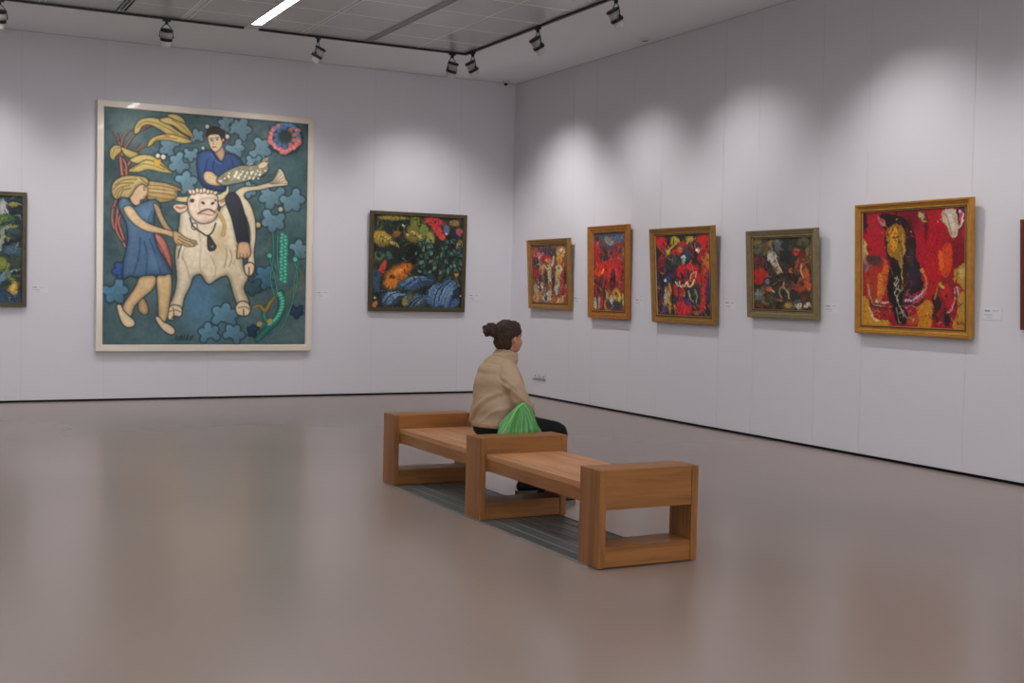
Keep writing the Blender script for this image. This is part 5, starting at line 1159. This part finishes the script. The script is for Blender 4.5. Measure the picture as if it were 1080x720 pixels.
# sweater
def knit_disp(co, no):
    x, y, z = co[:, 0], co[:, 1], co[:, 2]
    # soft drape folds over the lower back and at the elbow
    f1 = np.sin((z * 26 + x * 30 + y * 9 + 2.2 * fbm(x * 20 + 90, z * 20 + 90, 2.2, 3, 2)) * 1.0)
    m1 = np.clip((.90 - z) / .25, 0, 1) * np.clip((z - .52) / .08, 0, 1)
    k = fbm(x * 30 + 300 + y * 20, z * 30 + 300, 2., 8, 3) - .5
    back = np.clip((.06 - x) / .08, 0, 1)
    f2 = np.exp(-(((z - .70 + (y + .05) * .75) / .018) ** 2)) - .9 * np.exp(-(((z - .665 + (y + .05) * .75) / .018) ** 2)) + .7 * np.exp(-(((z - .62 + (y + .12) * .8) / .016) ** 2))
    arm = np.clip((-.15 - y) / .04, 0, 1) * np.clip((z - .62) / .04, 0, 1)
    f3 = np.exp(-(((z - .735 + (x - .08) * .9) / .013) ** 2)) - np.exp(-(((z - .705 + (x - .08) * .7) / .012) ** 2)) + .8 * np.exp(-(((z - .775 + (x - .06) * 1.1) / .014) ** 2))
    return co + no * ((f1 * m1 * .005 + f2 * back * .010 * np.clip((.86 - z) / .1, 0, 1) + f3 * arm * .008 + k * .020)[:, None])
b = nb()
limb(b, [(-.010, 0, .562, .204, .160), (-.012, 0, .59, .210, .163), (-.015, 0, .66, .200, .150), (-.022, 0, .78, .188, .138), (-.014, 0, .88, .182, .128), (.010, 0, .955, .150, .100), (.038, 0, 1.0, .10, .08)], 28, cap=False)
for s_, kx, ky, hx, hy2 in ((-1, .100, -.222, .205, -.050), (1, .105, .215, .235, .045)):
    limb(b, [(.012, s_ * .115, .950, .068, .074), (.022, s_ * .172, .895, .068, .078), (.048, s_ * .208, .80, .062, .070), (kx - .010, ky, .70, .060, .064)])
    limb(b, [(kx - .015, ky, .69, .060, .060), (kx + .040, ky * .86, .675, .060, .060), ((kx + hx) / 2 + .012, (ky + hy2) / 2, .660, .052, .050), (hx - .030, hy2 + s_ * .035, .648, .038, .040)])
ell(b, (-.02, 0, .93), (.115, .17, .07))
ell(b, (.045, 0, .945), (.085, .11, .075))
sweater = fuse('sweater', b, M_knit, body, .0075, 5, knit_disp, .5)
# ribbed turtleneck collar, folded down
b = nb()
limb(b, [(.040, 0, .985, .090, .094), (.054, 0, 1.01, .088, .094), (.066, .0, 1.040, .080, .086), (.074, 0, 1.072, .074, .080)], 28, cap=False)
def rib(co, no):
    a = np.arctan2(co[:, 1], co[:, 0] - .06)
    fold = .006 * np.exp(-((co[:, 2] - 1.0) / .012) ** 2) + .0015 * np.sin(co[:, 2] * 200)
    return co + no * ((.0022 * np.sin(a * 46) + fold)[:, None])
fuse('turtleneck_collar', b, M_knit, sweater, .005, 3, rib, .5)
b = nb()
limb(b, [(-.010, 0, .538, .196, .154), (-.010, 0, .550, .202, .160), (-.010, 0, .575, .204, .162)], 40, cap=False)
def rib2(co, no):
    a = np.arctan2(co[:, 1], co[:, 0]); return co + no * ((.002 * np.sin(a * 90))[:, None])
fuse('hem', b, M_knit, sweater, .0065, 2, rib2, .5)

# trousers
b = nb()
limb(b, [(-.02, 0, .520, .19, .080), (.05, 0, .520, .19, .080)], 24, cap=False)
ell(b, (.0, 0, .518), (.158, .200, .080))
for s_, kn, an, _ in FEET:
    limb(b, [(-.01, s_ * .095, .520, .098, .082), (.12, s_ * .105, .522, .090, .082), (.30, s_ * .118, .520, .080, .076), (kn[0] - .03, kn[1], .503, .068, .068)])
    limb(b, [(kn[0] - .005, kn[1], .490, .066, .070), ((kn[0] * .8 + an[0] * .2), kn[1] * .8 + an[1] * .2, .38, .062, .066), ((kn[0] + an[0]) / 2 - .008, (kn[1] + an[1]) / 2, .27, .058, .064), (an[0], an[1], .088, .047, .053)])
fl = .4385
def sit(co, no):
    m = (co[:, 0] < .20)
    z = co[:, 2].copy(); z[m] = np.maximum(z[m], fl); co = co.copy(); co[:, 2] = z
    k = fbm(co[:, 0] * 30 + 200, co[:, 1] * 30 + co[:, 2] * 25 + 200, 2, 4, 2) - .5
    co[~m] += no[~m] * (k[~m][:, None] * .008)
    return co
fuse('trousers', b, M_trous, body, .0075, 4, sit, .5)
for s_, kn, an, dr in FEET:
    hx_, hy_ = an
    ang = math.radians(-22 if s_ < 0 else -4)
    dv = Vector((math.cos(ang), math.sin(ang), 0)); q = Vector((hx_, hy_, 0)) - dv * .045
    b = nb()
    limb(b, [(*(q + Vector((0, 0, .058))), .033, .040), (*(q + dv * .05 + Vector((0, 0, .062))), .036, .046), (*(q + dv * .12 + Vector((0, 0, .050))), .040, .034), (*(q + dv * .19 + Vector((0, 0, .040))), .041, .024), (*(q + dv * .225 + Vector((0, 0, .036))), .034, .018)], 18)
    limb(b, [(*(q + dv * .03 + Vector((0, 0, .06))), .040, .040), (*(q + dv * .02 + Vector((0, 0, .115))), .042, .042)], 16)
    def flo(co, no):
        co = co.copy(); co[:, 2] = np.maximum(co[:, 2], .020); return co
    sh = fuse('shoe', b, M_shoe, body, .0055, 2, flo, .5)
    b = nb()
    P_ = spline([(-.035, .0), (-.025, .032), (.03, .037), (.12, .042), (.20, .042), (.245, .024), (.255, 0), (.245, -.026), (.20, -.044), (.12, -.042), (.03, -.037), (-.025, -.032)], 4, True)
    sdv = Vector((-dv.y, dv.x, 0)); r1 = []; r2_ = []
    for x, y in P_:
        w_ = q + dv * x + sdv * y
        r1.append(b.verts.new((w_.x, w_.y, .001))); r2_.append(b.verts.new((w_.x, w_.y, .024)))
    n_ = len(P_)
    for i in range(n_): b.faces.new((r1[i], r1[(i + 1) % n_], r2_[(i + 1) % n_], r2_[i]))
    b.faces.new(r1[::-1]); b.faces.new(r2_)
    tag(obj('sole', b, M_sole, sh), 'lighter rubber sole')

# ------------------------------------------------------------------ green drawstring bag on the seat
M_bag = mat('green_satin_bag', (82, 148, 74), .32, spec=.6, noise=(9, .10, 2), bump=(16, .5, .02))
M_cord = mat('light_green_cord', (128, 204, 110), .5)
t = thing('drawstring_bag', 'shiny green drawstring bag standing on the bench seat beside the seated person', 'bag', (-4.374, -8.618, .4385))
b = nb(); n_ = 120; rings = []; NR = 34; hgt = .292
for j in range(NR):
    v = j / (NR - 1); ring = []
    wx = .160 * (1 - v ** 1.5) ** .8 + .014; wy = .080 * (1 - v ** 1.4) + .012
    if v < .1: wx *= (.88 + 1.2 * v); wy *= (.8 + 2 * v)
    cxo = .01 * math.sin(v * 2.5) + .034 * v * v
    for i in range(n_):
        a = 2 * PI * i / n_
        pl = (math.sin(a * 11 + 3 * math.sin(a * 2) + v * 1.5) * .5 + .5 * math.sin(a * 19 + 1 + 2 * v))
        kk = (.30 * v * (1 - .5 * v) + .04) * pl * (1 - v * .3) + .05 * math.sin(a * 3 + v * 9) + .03 * math.sin(a * 5 - v * 13)
        ring.append(b.verts.new((cxo + wx * math.cos(a) * (1 + kk), wy * math.sin(a) * (1 + kk * 1.6), v * hgt + .008 * math.sin(a * 4 + 1) * v * (1 - v) * 4)))
    rings.append(ring)
for a_, c_ in zip(rings, rings[1:]):
    for i in range(n_): b.faces.new((a_[i], a_[(i + 1) % n_], c_[(i + 1) % n_], c_[i]))
b.faces.new(rings[0][::-1]); b.faces.new(rings[-1])
obj('pouch', b, M_bag, t, True)
b = nb()   # ruffled mouth above the drawn cord
top = rings = []
for j in range(5):
    v = j / 4; ring = []
    for i in range(60):
        a = 2 * PI * i / 60; r_ = .012 + .008 * v * (1 + .4 * math.sin(a * 7))
        ring.append(b.verts.new((.034 + r_ * 1.3 * math.cos(a), r_ * math.sin(a), hgt - .004 + v * .008 + .003 * v * math.sin(a * 7))))
    rings.append(ring)
for a_, c_ in zip(rings, rings[1:]):
    for i in range(60): b.faces.new((a_[i], a_[(i + 1) % 60], c_[(i + 1) % 60], c_[i]))
obj('ruffle', b, M_bag, t, True)
b = nb()
tube(b, spline([(.034, -.012, hgt - .004), (-.03, -.038, hgt - .045), (-.098, -.050, hgt - .14), (-.155, -.04, hgt - .24), (-.168, -.03, .006)], 8), .0042, 8)
tube(b, spline([(.034, -.012, hgt - .004), (.066, -.038, hgt - .05), (.104, -.050, hgt - .16), (.140, -.04, .05), (.155, -.035, .006)], 8), .0035, 8)
tube(b, [(.034 + .020 * math.cos(a), .018 * math.sin(a), hgt - .003) for a in np.linspace(0, 2 * PI, 20)], .0035, 8)
obj('drawstring', b, M_cord, t, True)
# ------------------------------------------------------------------ camera, world, exposure
F_, YAW, PITCH, ROLL = 1281.90, .477486, .041856, .0214132
CAMP = Vector((-8.2378, -15.98132, 1.5))
f = Vector((math.sin(YAW) * math.cos(PITCH), math.cos(YAW) * math.cos(PITCH), -math.sin(PITCH)))
r = Vector((math.cos(YAW), -math.sin(YAW), 0)); u = r.cross(f)
r2 = r * math.cos(ROLL) + u * math.sin(ROLL); u2 = -r * math.sin(ROLL) + u * math.cos(ROLL)
cam = bpy.data.cameras.new('camera'); cam.sensor_width = 36; cam.lens = F_ / 1080 * 36; cam.clip_end = 100
co = bpy.data.objects.new('camera', cam); COL.objects.link(co)
M = Matrix((r2, u2, -f)).transposed().to_4x4(); M.translation = CAMP
co.matrix_world = M
sc = bpy.context.scene
sc.camera = co
w = bpy.data.worlds.new('world'); sc.world = w; w.use_nodes = True
w.node_tree.nodes['Background'].inputs[0].default_value = (.5, .5, .52, 1)
w.node_tree.nodes['Background'].inputs[1].default_value = .2
sc.view_settings.view_transform = 'Standard'; sc.view_settings.look = 'None'
sc.view_settings.exposure = EXPO; sc.view_settings.gamma = 1; sc.view_settings.use_curve_mapping = False
